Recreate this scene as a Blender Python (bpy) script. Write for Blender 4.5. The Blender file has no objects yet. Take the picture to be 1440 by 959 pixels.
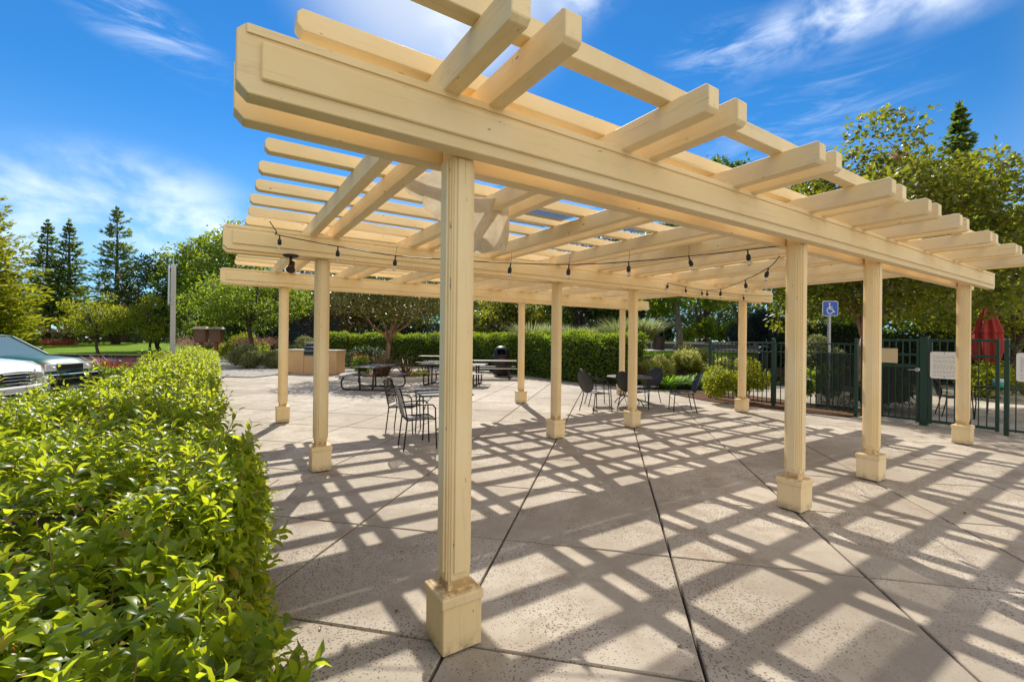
import bpy, math, random
import numpy as np
from mathutils import Vector, Matrix

rng = np.random.default_rng(7)
random.seed(7)
SC = bpy.context.scene
COL = SC.collection
R = math.radians

# ------------------------------------------------------------------ camera
CAM_H = 1.62
cam_d = bpy.data.cameras.new('camera')
cam = bpy.data.objects.new('camera', cam_d)
COL.objects.link(cam)
cam_d.sensor_width = 36.0
cam_d.lens = 36.0 * 640.8 / 1440.0
cam_d.shift_y = -3.25 / 1440.0
cam_d.clip_start = 0.05
cam_d.clip_end = 2000
cam.matrix_world = (Matrix.Translation((0, 0, CAM_H)) @ Matrix.Rotation(R(90) + 0.0019, 4, 'X')
                    @ Matrix.Rotation(0.0105, 4, 'Z'))
SC.camera = cam

# ------------------------------------------------------------------ light
SUN_EL, SUN_AZ = R(43.0), R(-9.5)           # azimuth from +Y towards +X
SUN_STRENGTH, SKY_STRENGTH, EXPOSURE = 4.7, 0.15, 0.40
sun_dir = Vector((math.sin(SUN_AZ) * math.cos(SUN_EL), math.cos(SUN_AZ) * math.cos(SUN_EL), math.sin(SUN_EL)))
sun_d = bpy.data.lights.new('sun', 'SUN')
sun_d.energy = SUN_STRENGTH
sun_d.angle = R(0.5)
sun_d.color = (1.0, 0.93, 0.80)
sun = bpy.data.objects.new('sun', sun_d)
COL.objects.link(sun)
sun.rotation_euler = sun_dir.to_track_quat('Z', 'Y').to_euler()

SC.view_settings.view_transform = 'Standard'
SC.view_settings.look = 'None'
SC.view_settings.exposure = EXPOSURE
SC.view_settings.gamma = 1.0
SC.view_settings.use_curve_mapping = False
SC.render.engine = 'CYCLES'
SC.cycles.max_bounces = 10
SC.cycles.diffuse_bounces = 6
SC.cycles.transparent_max_bounces = 16


class NT:
    """small helper for building node trees"""
    def __init__(self, tree):
        self.t = tree
        tree.nodes.clear()

    def n(self, kind, **kw):
        nd = self.t.nodes.new(kind)
        for k, v in kw.items():
            setattr(nd, k, v)
        return nd

    def put(self, sock, val):
        if isinstance(val, bpy.types.NodeSocket):
            self.t.links.new(val, sock)
        elif val is not None:
            sock.default_value = val

    def math(self, op, a, b=None, clamp=False):
        nd = self.n('ShaderNodeMath', operation=op, use_clamp=clamp)
        self.put(nd.inputs[0], a)
        if b is not None:
            self.put(nd.inputs[1], b)
        return nd.outputs[0]

    def noise(self, vec, scale, detail=4.0, rough=0.55, dist=0.0):
        nd = self.n('ShaderNodeTexNoise')
        self.put(nd.inputs['Vector'], vec)
        nd.inputs['Scale'].default_value = scale
        nd.inputs['Detail'].default_value = detail
        nd.inputs['Roughness'].default_value = rough
        nd.inputs['Distortion'].default_value = dist
        return nd.outputs['Fac']

    def mapping(self, vec, scale=(1, 1, 1), loc=(0, 0, 0), rot=(0, 0, 0)):
        nd = self.n('ShaderNodeMapping')
        self.put(nd.inputs['Vector'], vec)
        nd.inputs['Scale'].default_value = scale
        nd.inputs['Location'].default_value = loc
        nd.inputs['Rotation'].default_value = rot
        return nd.outputs[0]

    def ramp(self, fac, stops):
        nd = self.n('ShaderNodeValToRGB')
        self.put(nd.inputs[0], fac)
        cr = nd.color_ramp
        while len(cr.elements) > 1:
            cr.elements.remove(cr.elements[-1])
        for i, (p, c) in enumerate(stops):
            e = cr.elements[0] if i == 0 else cr.elements.new(p)
            e.position = p
            e.color = (c, c, c, 1) if not hasattr(c, '__len__') else (*c, 1)
        return nd.outputs[0]

    def smooth(self, val, a, b):
        nd = self.n('ShaderNodeMapRange', interpolation_type='SMOOTHSTEP')
        self.put(nd.inputs[0], val)
        nd.inputs[1].default_value = a
        nd.inputs[2].default_value = b
        return nd.outputs[0]

    def mix(self, fac, a, b, blend='MIX'):
        nd = self.n('ShaderNodeMix', data_type='RGBA', blend_type=blend)
        self.put(nd.inputs[0], fac)
        self.put(nd.inputs[6], a if isinstance(a, bpy.types.NodeSocket) else (*a, 1))
        self.put(nd.inputs[7], b if isinstance(b, bpy.types.NodeSocket) else (*b, 1))
        return nd.outputs[2]


# ------------------------------------------------------------------ world: sky + cirrus
world = bpy.data.worlds.new('World')
SC.world = world
world.use_nodes = True
w = NT(world.node_tree)
sky = w.n('ShaderNodeTexSky', sky_type='NISHITA')
sky.sun_disc = False
sky.sun_elevation = SUN_EL
sky.sun_rotation = SUN_AZ
sky.air_density = 1.0
sky.dust_density = 0.0
sky.ozone_density = 2.5
tc = w.n('ShaderNodeTexCoord')
sep = w.n('ShaderNodeSeparateXYZ')
w.put(sep.inputs[0], tc.outputs['Generated'])
hs = w.n('ShaderNodeHueSaturation')
hs.inputs['Saturation'].default_value = 1.05
hs.inputs['Value'].default_value = 1.0
w.put(hs.inputs['Color'], w.mix(1.0, sky.outputs[0], (0.235, 0.50, 0.70), 'MULTIPLY'))
az = w.math('ARCTAN2', sep.outputs[0], sep.outputs[1])
el = w.math('ARCSINE', sep.outputs[2])
comb = w.n('ShaderNodeCombineXYZ')
w.put(comb.inputs[0], az)
w.put(comb.inputs[1], el)
ae = comb.outputs[0]


def blob(a, e, ra, re, rot=0.0):
    """soft elliptical patch of sky, angles in degrees"""
    m = w.mapping(ae, loc=(-R(a), -R(e), 0))
    m = w.mapping(m, rot=(0, 0, -R(rot)))
    m = w.mapping(m, scale=(1 / R(ra), 1 / R(re), 0))
    ln = w.n('ShaderNodeVectorMath', operation='LENGTH')
    w.put(ln.inputs[0], m)
    return w.smooth(ln.outputs['Value'], 1.0, 0.15)


def addm(*xs):
    r_ = xs[0]
    for x in xs[1:]:
        r_ = w.math('ADD', r_, x)
    return r_


puffy = w.noise(w.mapping(ae, scale=(1, 1.7, 1)), 7.5, 7.0, 0.54, 0.2)
wisp = w.noise(w.mapping(ae, scale=(0.8, 4.2, 1), rot=(0, 0, R(8))), 7.0, 8.0, 0.65, 0.8)
mask_p = addm(blob(-40, 13, 13, 6), blob(-33, 10, 11, 4), blob(-50, 9, 9, 7), blob(-27, 8, 10, 3.5),
              blob(35, 30.5, 11, 4.2, 6), blob(44.5, 29.5, 9, 3.6), blob(35, 30.5, 7, 3, 6), blob(-6, 34.0, 7, 5), blob(9, 37, 6, 4))
mask_w = addm(w.math('MULTIPLY', blob(31, 21, 16, 8, 12), 0.75), blob(-40, 28, 11, 3.5, -18), blob(26, 30, 10, 4), blob(120, 30, 60, 18), blob(-130, 28, 60, 18))
sdot = w.n('ShaderNodeVectorMath', operation='DOT_PRODUCT')
w.put(sdot.inputs[0], tc.outputs['Generated'])
sdot.inputs[1].default_value = sun_dir
glare = w.math('MULTIPLY', w.math('POWER', w.smooth(sdot.outputs['Value'], math.cos(R(19)), 1.0), 1.2), 0.62)
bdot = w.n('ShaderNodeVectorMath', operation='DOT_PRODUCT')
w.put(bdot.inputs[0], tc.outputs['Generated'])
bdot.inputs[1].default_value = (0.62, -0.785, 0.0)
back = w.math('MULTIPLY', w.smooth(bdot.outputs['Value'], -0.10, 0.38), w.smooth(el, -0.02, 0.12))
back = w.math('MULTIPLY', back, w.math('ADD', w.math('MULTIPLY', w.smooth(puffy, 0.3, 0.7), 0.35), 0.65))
c1 = w.math('MULTIPLY', w.smooth(puffy, 0.30, 0.74), mask_p, True)
c2 = w.math('MULTIPLY', w.smooth(wisp, 0.42, 0.80), mask_w, True)
cl = w.math('ADD', w.math('MULTIPLY', c1, 0.68), w.math('MULTIPLY', c2, 0.38), True)
haze_lo = w.math('MULTIPLY', w.smooth(el, 0.42, 0.0), 0.30)
cloud_val = w.mix(0.0, (6.6, 7.0, 7.6), (0, 0, 0))
col = w.mix(haze_lo, hs.outputs[0], (4.6, 5.4, 6.6))
col = w.mix(glare, col, (6.0, 6.1, 6.0))
col = w.mix(cl, col, cloud_val)
col = w.mix(back, col, (6.9, 6.3, 5.4))          # made-up bright cloud bank out of view, added as fill for shaded faces
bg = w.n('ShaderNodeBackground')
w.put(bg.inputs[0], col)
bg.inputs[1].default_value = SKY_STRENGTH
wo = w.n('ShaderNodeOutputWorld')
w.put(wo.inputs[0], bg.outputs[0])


# ------------------------------------------------------------------ materials
def new_mat(name):
    m = bpy.data.materials.new(name)
    m.use_nodes = True
    k = NT(m.node_tree)
    out = k.n('ShaderNodeOutputMaterial')
    bs = k.n('ShaderNodeBsdfPrincipled')
    k.put(out.inputs[0], bs.outputs[0])
    return m, k, bs, out


def flat_mat(name, color, rough=0.5, metal=0.0, vary=0.12, scale=14.0, bump=0.0, coat=0.0):
    m, k, bs, out = new_mat(name)
    t = k.n('ShaderNodeTexCoord').outputs['Object']
    nz = k.noise(t, scale, 5)
    lo = tuple(c * (1 - vary) for c in color)
    hi = tuple(min(1, c * (1 + vary)) for c in color)
    k.put(bs.inputs['Base Color'], k.mix(nz, lo, hi))
    bs.inputs['Roughness'].default_value = rough
    bs.inputs['Metallic'].default_value = metal
    bs.inputs['Coat Weight'].default_value = coat
    if bump:
        b = k.n('ShaderNodeBump')
        b.inputs['Strength'].default_value = bump
        b.inputs['Distance'].default_value = 0.01
        k.put(b.inputs['Height'], nz)
        k.put(bs.inputs['Normal'], b.outputs[0])
    return m


def paint_wood(name, axis, tint=(1, 1, 1)):
    """cream house paint over sawn lumber; grain runs along the given object axis"""
    m, k, bs, out = new_mat(name)
    t = k.n('ShaderNodeTexCoord').outputs['Object']
    oi = k.n('ShaderNodeObjectInfo').outputs['Random']
    off = k.n('ShaderNodeVectorMath', operation='ADD')
    cx = k.n('ShaderNodeCombineXYZ')
    for i in range(3):
        k.put(cx.inputs[i], k.math('MULTIPLY', oi, 17.0 + 9 * i))
    k.put(off.inputs[0], t)
    k.put(off.inputs[1], cx.outputs[0])
    t = off.outputs[0]
    sc = [16, 16, 16]
    sc[axis] = 0.9
    grain = k.noise(k.mapping(t, scale=tuple(sc)), 3.0, 6, 0.65)
    blot = k.noise(t, 1.7, 5, 0.6)
    spk = k.noise(k.mapping(t, scale=tuple(0.35 * s if i == axis else s for i, s in enumerate((1, 1, 1)))), 34.0, 2, 0.5)
    base = k.mix(k.smooth(blot, 0.25, 0.8), tuple(a * b for a, b in zip((0.865, 0.67, 0.365), tint)),
                 tuple(a * b for a, b in zip((0.915, 0.755, 0.485), tint)))
    base = k.mix(k.math('MULTIPLY', k.smooth(grain, 0.52, 0.78), 0.24), base, (0.50, 0.385, 0.20))
    crack = k.smooth(k.noise(k.mapping(t, scale=tuple(0.45 if i == axis else 30 for i in range(3))), 2.2, 3, 0.5), 0.70, 0.74)
    base = k.mix(k.math('MULTIPLY', crack, 0.40), base, (0.22, 0.16, 0.10))
    base = k.mix(k.math('MULTIPLY', k.smooth(spk, 0.72, 0.77), 0.7), base, (0.12, 0.08, 0.05))
    wea = k.smooth(k.noise(k.mapping(t, scale=tuple(0.35 if i == axis else 5 for i in range(3))), 3.1, 6, 0.72), 0.56, 0.72)
    base = k.mix(k.math('MULTIPLY', wea, 0.42), base, (0.52, 0.45, 0.34))
    rust = k.smooth(k.noise(k.mapping(t, scale=tuple(0.5 if i == axis else 1.6 for i in range(3))), 4.0, 5, 0.7), 0.60, 0.78)
    base = k.mix(k.math('MULTIPLY', rust, 0.45), base, (0.56, 0.40, 0.17))
    if axis == 2:
        sp = k.n('ShaderNodeSeparateXYZ')
        k.put(sp.inputs[0], k.n('ShaderNodeTexCoord').outputs['Object'])
        spl = k.math('MULTIPLY', k.smooth(sp.outputs[2], 0.11, 0.0), k.smooth(k.noise(t, 11, 5, 0.7), 0.36, 0.62))
        base = k.mix(k.math('MULTIPLY', spl, 0.7), base, (0.20, 0.15, 0.10))
        drip = k.math('MULTIPLY', k.math('MULTIPLY', k.smooth(sp.outputs[2], 0.40, 0.33), k.smooth(sp.outputs[2], 0.296, 0.312)), k.smooth(k.noise(t, 16, 4, 0.7), 0.38, 0.58))
        base = k.mix(k.math('MULTIPLY', drip, 0.75), base, (0.40, 0.22, 0.06))
    tone = k.n('ShaderNodeHueSaturation')
    k.put(tone.inputs['Color'], base)
    k.put(tone.inputs['Value'], k.math('ADD', k.math('MULTIPLY', oi, 0.14), 0.93))
    k.put(bs.inputs['Base Color'], tone.outputs[0])
    bs.inputs['Roughness'].default_value = 0.62
    b = k.n('ShaderNodeBump')
    b.inputs['Strength'].default_value = 0.22
    b.inputs['Distance'].default_value = 0.006
    k.put(b.inputs['Height'], grain)
    k.put(bs.inputs['Normal'], b.outputs[0])
    return m


def concrete_mat():
    m, k, bs, out = new_mat('patio_concrete')
    t = k.n('ShaderNodeTexCoord').outputs['Object']
    isl = k.n('ShaderNodeNewGeometry').outputs['Random Per Island']
    big = k.noise(t, 0.55, 6, 0.6)
    mid = k.noise(t, 3.2, 6, 0.65)
    fine = k.noise(t, 60, 4, 0.6)
    base = k.mix(k.smooth(big, 0.34, 0.66), (0.30, 0.252, 0.195), (0.50, 0.442, 0.37))
    base = k.mix(k.math('MULTIPLY', k.smooth(mid, 0.42, 0.66), 0.72), base, (0.27, 0.215, 0.16))
    base = k.mix(k.math('MULTIPLY', fine, 0.30), base, (0.56, 0.52, 0.46))
    # air holes and little stones left by the rock-salt finish
    vor = k.n('ShaderNodeTexVoronoi', feature='F1')
    wob = k.noise(t, 24, 3)
    wv = k.n('ShaderNodeVectorMath', operation='ADD')
    wc = k.n('ShaderNodeCombineXYZ')
    k.put(wc.inputs[0], k.math('MULTIPLY', wob, 0.030))
    k.put(wc.inputs[1], k.math('MULTIPLY', fine, 0.02))
    k.put(wv.inputs[0], t)
    k.put(wv.inputs[1], wc.outputs[0])
    k.put(vor.inputs['Vector'], wv.outputs[0])
    vor.inputs['Scale'].default_value = 62.0
    dens = k.smooth(k.noise(t, 1.1, 4), 0.30, 0.62)
    lim = k.math('ADD', k.math('MULTIPLY', dens, 0.30), 0.07)
    rnd = k.n('ShaderNodeSeparateColor')
    k.put(rnd.inputs[0], vor.outputs['Color'])
    lim = k.math('MULTIPLY', lim, k.math('GREATER_THAN', rnd.outputs[0], 0.22))
    pit = k.math('LESS_THAN', vor.outputs['Distance'], lim)
    base = k.mix(k.math('MULTIPLY', pit, 0.80), base, (0.115, 0.085, 0.06))
    v2 = k.n('ShaderNodeTexVoronoi', feature='F1')
    k.put(v2.inputs['Vector'], wv.outputs[0])
    v2.inputs['Scale'].default_value = 120.0
    pit2 = k.math('LESS_THAN', v2.outputs['Distance'], 0.14)
    base = k.mix(k.math('MULTIPLY', pit2, 0.35), base, (0.26, 0.21, 0.16))
    stain = k.smooth(k.noise(t, 0.9, 6, 0.72), 0.53, 0.72)
    base = k.mix(k.math('MULTIPLY', stain, 0.62), base, (0.235, 0.165, 0.11))
    tone = k.n('ShaderNodeHueSaturation')
    k.put(tone.inputs['Color'], base)
    k.put(tone.inputs['Value'], k.math('ADD', k.math('MULTIPLY', isl, 0.17), 0.90))
    k.put(bs.inputs['Base Color'], tone.outputs[0])
    bs.inputs['Roughness'].default_value = 0.85
    b = k.n('ShaderNodeBump')
    b.inputs['Strength'].default_value = 0.35
    b.inputs['Distance'].default_value = 0.006
    hgt = k.math('SUBTRACT', k.math('ADD', k.math('MULTIPLY', fine, 0.5), k.math('MULTIPLY', mid, 0.4)), k.math('MULTIPLY', pit, 0.8))
    k.put(b.inputs['Height'], hgt)
    k.put(bs.inputs['Normal'], b.outputs[0])
    return m


def leaf_mat(name, c0, c1, trans=0.45, rough=0.42, tcol=None, spec=0.5, old=None):
    """foliage: every leaf (mesh island) takes its own tone between c0 and c1; light passes through"""
    m, k, bs, out = new_mat(name)
    isl = k.n('ShaderNodeNewGeometry').outputs['Random Per Island']
    colr = k.mix(isl, c0, c1)
    if old:
        colr = k.mix(k.math('GREATER_THAN', isl, 0.965), colr, old)
    k.put(bs.inputs['Base Color'], colr)
    bs.inputs['Roughness'].default_value = rough
    bs.inputs['Specular IOR Level'].default_value = spec
    tr = k.n('ShaderNodeBsdfTranslucent')
    tc0 = tcol or tuple(min(1, 3.0 * c) for c in c1)
    k.put(tr.inputs[0], k.mix(isl, tuple(c * 0.55 for c in tc0), tc0))
    mx = k.n('ShaderNodeMixShader')
    mx.inputs[0].default_value = trans
    k.put(mx.inputs[1], bs.outputs[0])
    k.put(mx.inputs[2], tr.outputs[0])
    k.put(out.inputs[0], mx.outputs[0])
    return m


def ground_mat(name, stops, scale, bump=0.4, rough=0.95, fine=40):
    m, k, bs, out = new_mat(name)
    t = k.n('ShaderNodeTexCoord').outputs['Object']
    a = k.noise(t, scale, 6, 0.65)
    f = k.noise(t, fine, 4, 0.7)
    mixd = k.math('ADD', k.math('MULTIPLY', a, 0.55), k.math('MULTIPLY', f, 0.45))
    k.put(bs.inputs['Base Color'], k.ramp(mixd, stops))
    bs.inputs['Roughness'].default_value = rough
    bs.inputs['Specular IOR Level'].default_value = 0.08
    b = k.n('ShaderNodeBump')
    b.inputs['Strength'].default_value = bump
    b.inputs['Distance'].default_value = 0.03
    k.put(b.inputs['Height'], f)
    k.put(bs.inputs['Normal'], b.outputs[0])
    return m


def bark_mat(name, c0, c1):
    m, k, bs, out = new_mat(name)
    t = k.n('ShaderNodeTexCoord').outputs['Object']
    a = k.noise(k.mapping(t, scale=(1, 1, 0.22)), 14, 5, 0.65)
    k.put(bs.inputs['Base Color'], k.mix(k.smooth(a, 0.3, 0.7), c0, c1))
    bs.inputs['Roughness'].default_value = 0.85
    b = k.n('ShaderNodeBump')
    b.inputs['Strength'].default_value = 0.5
    b.inputs['Distance'].default_value = 0.02
    k.put(b.inputs['Height'], a)
    k.put(bs.inputs['Normal'], b.outputs[0])
    return m


def mesh_screen_mat(name, color, open_frac, scale):
    """woven or perforated sheet: real holes as transparent dots"""
    m, k, bs, out = new_mat(name)
    t = k.n('ShaderNodeTexCoord').outputs['Object']
    v = k.n('ShaderNodeTexVoronoi', feature='F1')
    v.inputs['Randomness'].default_value = 0.15
    v.inputs['Scale'].default_value = scale
    k.put(v.inputs['Vector'], t)
    hole = k.math('LESS_THAN', v.outputs['Distance'], open_frac) if scale < 150 else open_frac
    tr = k.n('ShaderNodeBsdfTransparent')
    mx = k.n('ShaderNodeMixShader')
    k.put(mx.inputs[0], hole)
    k.put(bs.inputs['Base Color'], (*color, 1))
    bs.inputs['Roughness'].default_value = 0.55
    k.put(mx.inputs[1], bs.outputs[0])
    k.put(mx.inputs[2], tr.outputs[0])
    k.put(out.inputs[0], mx.outputs[0])
    return m


M = {}
M['woodX'] = paint_wood('cream_paint_along_beam', 0)
M['woodY'] = paint_wood('cream_paint_along_rafter', 1)
M['woodZ'] = paint_wood('cream_paint_along_post', 2, (0.98, 0.97, 0.95))
M['concrete'] = concrete_mat()
M['joint'] = ground_mat('joint_dirt', [(0.3, (0.008, 0.006, 0.004)), (0.7, (0.03, 0.02, 0.012))], 6, 0.2)
M['mulch'] = ground_mat('bark_mulch', [(0.25, (0.05, 0.025, 0.015)), (0.5, (0.13, 0.07, 0.045)), (0.75, (0.24, 0.15, 0.10))], 7, 0.8)
M['earth'] = ground_mat('dry_ground', [(0.3, (0.07, 0.06, 0.03)), (0.55, (0.12, 0.11, 0.05)), (0.75, (0.2, 0.17, 0.09))], 2, 0.6)
M['lawn'] = ground_mat('lawn_grass', [(0.3, (0.09, 0.17, 0.010)), (0.55, (0.15, 0.25, 0.016)), (0.75, (0.22, 0.31, 0.03))], 1.1, 0.7, fine=55)
M['asphalt'] = ground_mat('asphalt', [(0.3, (0.045, 0.044, 0.047)), (0.7, (0.085, 0.083, 0.088))], 3, 0.3, fine=80)
M['pale_concrete'] = ground_mat('pale_concrete', [(0.3, (0.42, 0.39, 0.34)), (0.7, (0.58, 0.55, 0.49))], 3, 0.2)
M['gravel'] = ground_mat('river_gravel', [(0.35, (0.14, 0.12, 0.11)), (0.5, (0.36, 0.34, 0.31)), (0.62, (0.6, 0.58, 0.54))], 9, 1.0, fine=26)
M['hedge_leaf'] = leaf_mat('laurel_leaf', (0.045, 0.11, 0.008), (0.20, 0.27, 0.014), 0.58, 0.36, (0.76, 0.86, 0.035), 0.5, (0.26, 0.16, 0.03))
M['hedge_core'] = flat_mat('hedge_dark_core', (0.018, 0.02, 0.008), 0.9, vary=0.4)  # near-black filler colour holding the shade inside the hedges
M['twig'] = flat_mat('reddish_twig', (0.19, 0.12, 0.035), 0.7)
M['bud'] = flat_mat('rusty_bud', (0.42, 0.15, 0.04), 0.6)
M['steel_dark'] = flat_mat('dark_powder_coat', (0.022, 0.020, 0.022), 0.42, 0.2)
M['steel_brown'] = flat_mat('brown_powder_coat', (0.050, 0.030, 0.024), 0.45, 0.1)
M['steel_top'] = flat_mat('worn_table_coat', (0.11, 0.09, 0.085), 0.38, 0.1)
M['galv'] = flat_mat('galvanised_steel', (0.42, 0.42, 0.41), 0.45, 0.6)
M['green_iron'] = flat_mat('dark_green_iron', (0.010, 0.045, 0.030), 0.38, 0.1)
M['black_iron'] = flat_mat('black_iron', (0.012, 0.012, 0.013), 0.5)
M['screen'] = mesh_screen_mat('dark_fence_screen', (0.006, 0.014, 0.011), 0.47, 95)
M['shade_mesh'] = mesh_screen_mat('brown_shade_cloth', (0.07, 0.055, 0.045), 0.22, 190)
M['white_paint'] = flat_mat('white_paint', (0.78, 0.78, 0.76), 0.4, vary=0.04)
M['sign_white'] = flat_mat('white_sign_face', (0.80, 0.79, 0.77), 0.35, vary=0.03)
M['sign_blue'] = flat_mat('blue_sign_face', (0.02, 0.09, 0.50), 0.35, vary=0.05)
M['sign_teal'] = flat_mat('pale_teal_sign', (0.35, 0.66, 0.68), 0.4, vary=0.05)
M['ink'] = flat_mat('grey_ink', (0.40, 0.38, 0.38), 0.5)
M['beige'] = flat_mat('beige_plate', (0.60, 0.49, 0.30), 0.5, vary=0.05)
M['stucco'] = flat_mat('tan_stucco', (0.60, 0.38, 0.19), 0.9, vary=0.12, scale=5, bump=0.3)
M['counter'] = flat_mat('grey_counter', (0.52, 0.44, 0.36), 0.5)
M['stainless'] = flat_mat('stainless_steel', (0.5, 0.5, 0.5), 0.28, 0.9)
M['black_plastic'] = flat_mat('black_plastic', (0.012, 0.012, 0.012), 0.45)
M['umbrella'] = flat_mat('red_canvas', (0.36, 0.032, 0.024), 0.8, vary=0.25, scale=3)
M['tarp'] = None
M['redwood_box'] = flat_mat('stained_redwood', (0.17, 0.055, 0.022), 0.6, vary=0.3, scale=9)
M['green_canvas'] = flat_mat('green_canvas', (0.02, 0.32, 0.19), 0.7)
M['car_white'] = flat_mat('white_car_paint', (0.80, 0.80, 0.80), 0.22, vary=0.01, coat=0.8)
M['car_teal'] = flat_mat('dark_teal_car_paint', (0.014, 0.10, 0.085), 0.42, vary=0.03, coat=0.25)
M['car_glass'] = flat_mat('dark_car_glass', (0.10, 0.16, 0.18), 0.06, vary=0.02)
M['car_black'] = flat_mat('black_trim', (0.02, 0.02, 0.022), 0.5)
M['chrome'] = flat_mat('chrome', (0.75, 0.75, 0.75), 0.12, 1.0, vary=0.02)
M['lens'] = flat_mat('headlight_lens', (0.75, 0.77, 0.80), 0.08, vary=0.03, coat=1.0)
M['amber'] = flat_mat('amber_lens', (0.75, 0.25, 0.02), 0.15)
M['rubber'] = flat_mat('rubber', (0.015, 0.015, 0.015), 0.8)
M['wall_house'] = flat_mat('pale_house_wall', (0.55, 0.50, 0.43), 0.9)
M['fence_wood'] = flat_mat('brown_board_fence', (0.16, 0.09, 0.055), 0.8, vary=0.35, scale=4)
M['roof_tin'] = flat_mat('pale_tin_roof', (0.55, 0.54, 0.52), 0.5)
M['roof_gap'] = flat_mat('roof_dark_stripe', (0.16, 0.15, 0.14), 0.7)  # darker stripes of the metal roof
M['bark_brown'] = bark_mat('brown_bark', (0.07, 0.042, 0.03), (0.19, 0.125, 0.09))
M['bark_grey'] = bark_mat('grey_bark', (0.09, 0.075, 0.06), (0.25, 0.21, 0.17))
M['bark_red'] = bark_mat('smooth_red_bark', (0.20, 0.085, 0.05), (0.40, 0.23, 0.15))
M['bark_dark'] = bark_mat('dark_bark', (0.025, 0.018, 0.015), (0.075, 0.05, 0.04))

LEAF = {
    'green': leaf_mat('leaf_green', (0.022, 0.060, 0.008), (0.075, 0.135, 0.016), 0.42, 0.45, (0.20, 0.34, 0.025)),
    'bright': leaf_mat('leaf_bright', (0.035, 0.085, 0.008), (0.13, 0.20, 0.015), 0.52, 0.45, (0.46, 0.60, 0.03)),
    'yellow': leaf_mat('leaf_yellow_green', (0.06, 0.10, 0.010), (0.19, 0.22, 0.016), 0.55, 0.45, (0.62, 0.66, 0.03)),
    'olive': leaf_mat('leaf_olive', (0.025, 0.055, 0.008), (0.15, 0.165, 0.018), 0.46, 0.42, (0.46, 0.49, 0.03)),
    'rust': leaf_mat('leaf_rusty', (0.035, 0.045, 0.012), (0.17, 0.105, 0.025), 0.32, 0.35, (0.26, 0.20, 0.03)),
    'madrone': leaf_mat('leaf_madrone', (0.028, 0.052, 0.012), (0.13, 0.115, 0.02), 0.36, 0.35, (0.26, 0.26, 0.03)),
    'dark': leaf_mat('leaf_dark', (0.010, 0.026, 0.008), (0.035, 0.065, 0.014), 0.28, 0.5, (0.08, 0.15, 0.02)),
    'conifer': leaf_mat('needle_dark', (0.030, 0.065, 0.020), (0.11, 0.16, 0.035), 0.45, 0.6, (0.36, 0.48, 0.06)),
    'gold_needle': leaf_mat('needle_gold', (0.06, 0.10, 0.008), (0.20, 0.22, 0.014), 0.50, 0.55, (0.62, 0.64, 0.03)),
    'sage': leaf_mat('leaf_sage', (0.10, 0.125, 0.045), (0.27, 0.28, 0.12), 0.42, 0.6, (0.46, 0.48, 0.18)),
    'blue': leaf_mat('needle_blue', (0.022, 0.042, 0.034), (0.06, 0.09, 0.065), 0.22, 0.6, (0.10, 0.16, 0.10)),
    'sunny': leaf_mat('leaf_sunny', (0.11, 0.15, 0.03), (0.32, 0.34, 0.08), 0.6, 0.6, (0.85, 0.86, 0.24)),
    'strap': leaf_mat('strap_leaf', (0.05, 0.15, 0.010), (0.15, 0.30, 0.02), 0.52, 0.4, (0.42, 0.72, 0.04)),
    'feather': leaf_mat('feather_grass', (0.13, 0.17, 0.05), (0.30, 0.33, 0.12), 0.45, 0.6, (0.50, 0.56, 0.2)),
    'straw': leaf_mat('straw_grass', (0.20, 0.19, 0.06), (0.42, 0.40, 0.17), 0.40, 0.7, (0.5, 0.5, 0.22)),
    'pink_grass': leaf_mat('pink_plume', (0.28, 0.14, 0.10), (0.55, 0.36, 0.28), 0.40, 0.8, (0.6, 0.34, 0.26)),
    'red': leaf_mat('red_leaf', (0.12, 0.03, 0.02), (0.32, 0.10, 0.05), 0.40, 0.5, (0.5, 0.08, 0.05)),
    'flax': leaf_mat('flax_blade', (0.08, 0.055, 0.03), (0.26, 0.16, 0.06), 0.25, 0.4, (0.3, 0.2, 0.08)),
    'pink': leaf_mat('pink_blossom', (0.55, 0.22, 0.26), (0.75, 0.42, 0.42), 0.4, 0.7, (0.8, 0.4, 0.42)),
    'flower_red': leaf_mat('red_flower', (0.60, 0.05, 0.02), (0.8, 0.16, 0.05), 0.35, 0.6, (0.8, 0.1, 0.05)),
    'flower_yellow': leaf_mat('yellow_groundcover', (0.30, 0.28, 0.01), (0.62, 0.55, 0.03), 0.35, 0.6, (0.7, 0.6, 0.05)),
}


# ------------------------------------------------------------------ objects
def tag(o, label=None, cat=None, group=None, kind=None):
    if label:
        o['label'] = label
    if cat:
        o['category'] = cat
    if group:
        o['group'] = group
    if kind:
        o['kind'] = kind
    return o


def empty(name, loc, rz, label, cat, group=None):
    o = bpy.data.objects.new(name, None)
    COL.objects.link(o)
    o.location = loc
    o.rotation_euler = (0, 0, rz)
    o.empty_display_size = 0.2
    return tag(o, label, cat, group)


def copy_tree(o, parent=None):
    c = o.copy()
    COL.objects.link(c)
    if parent is not None:
        c.parent = parent
    for ch in list(o.children):
        copy_tree(ch, c)
    return c


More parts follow.
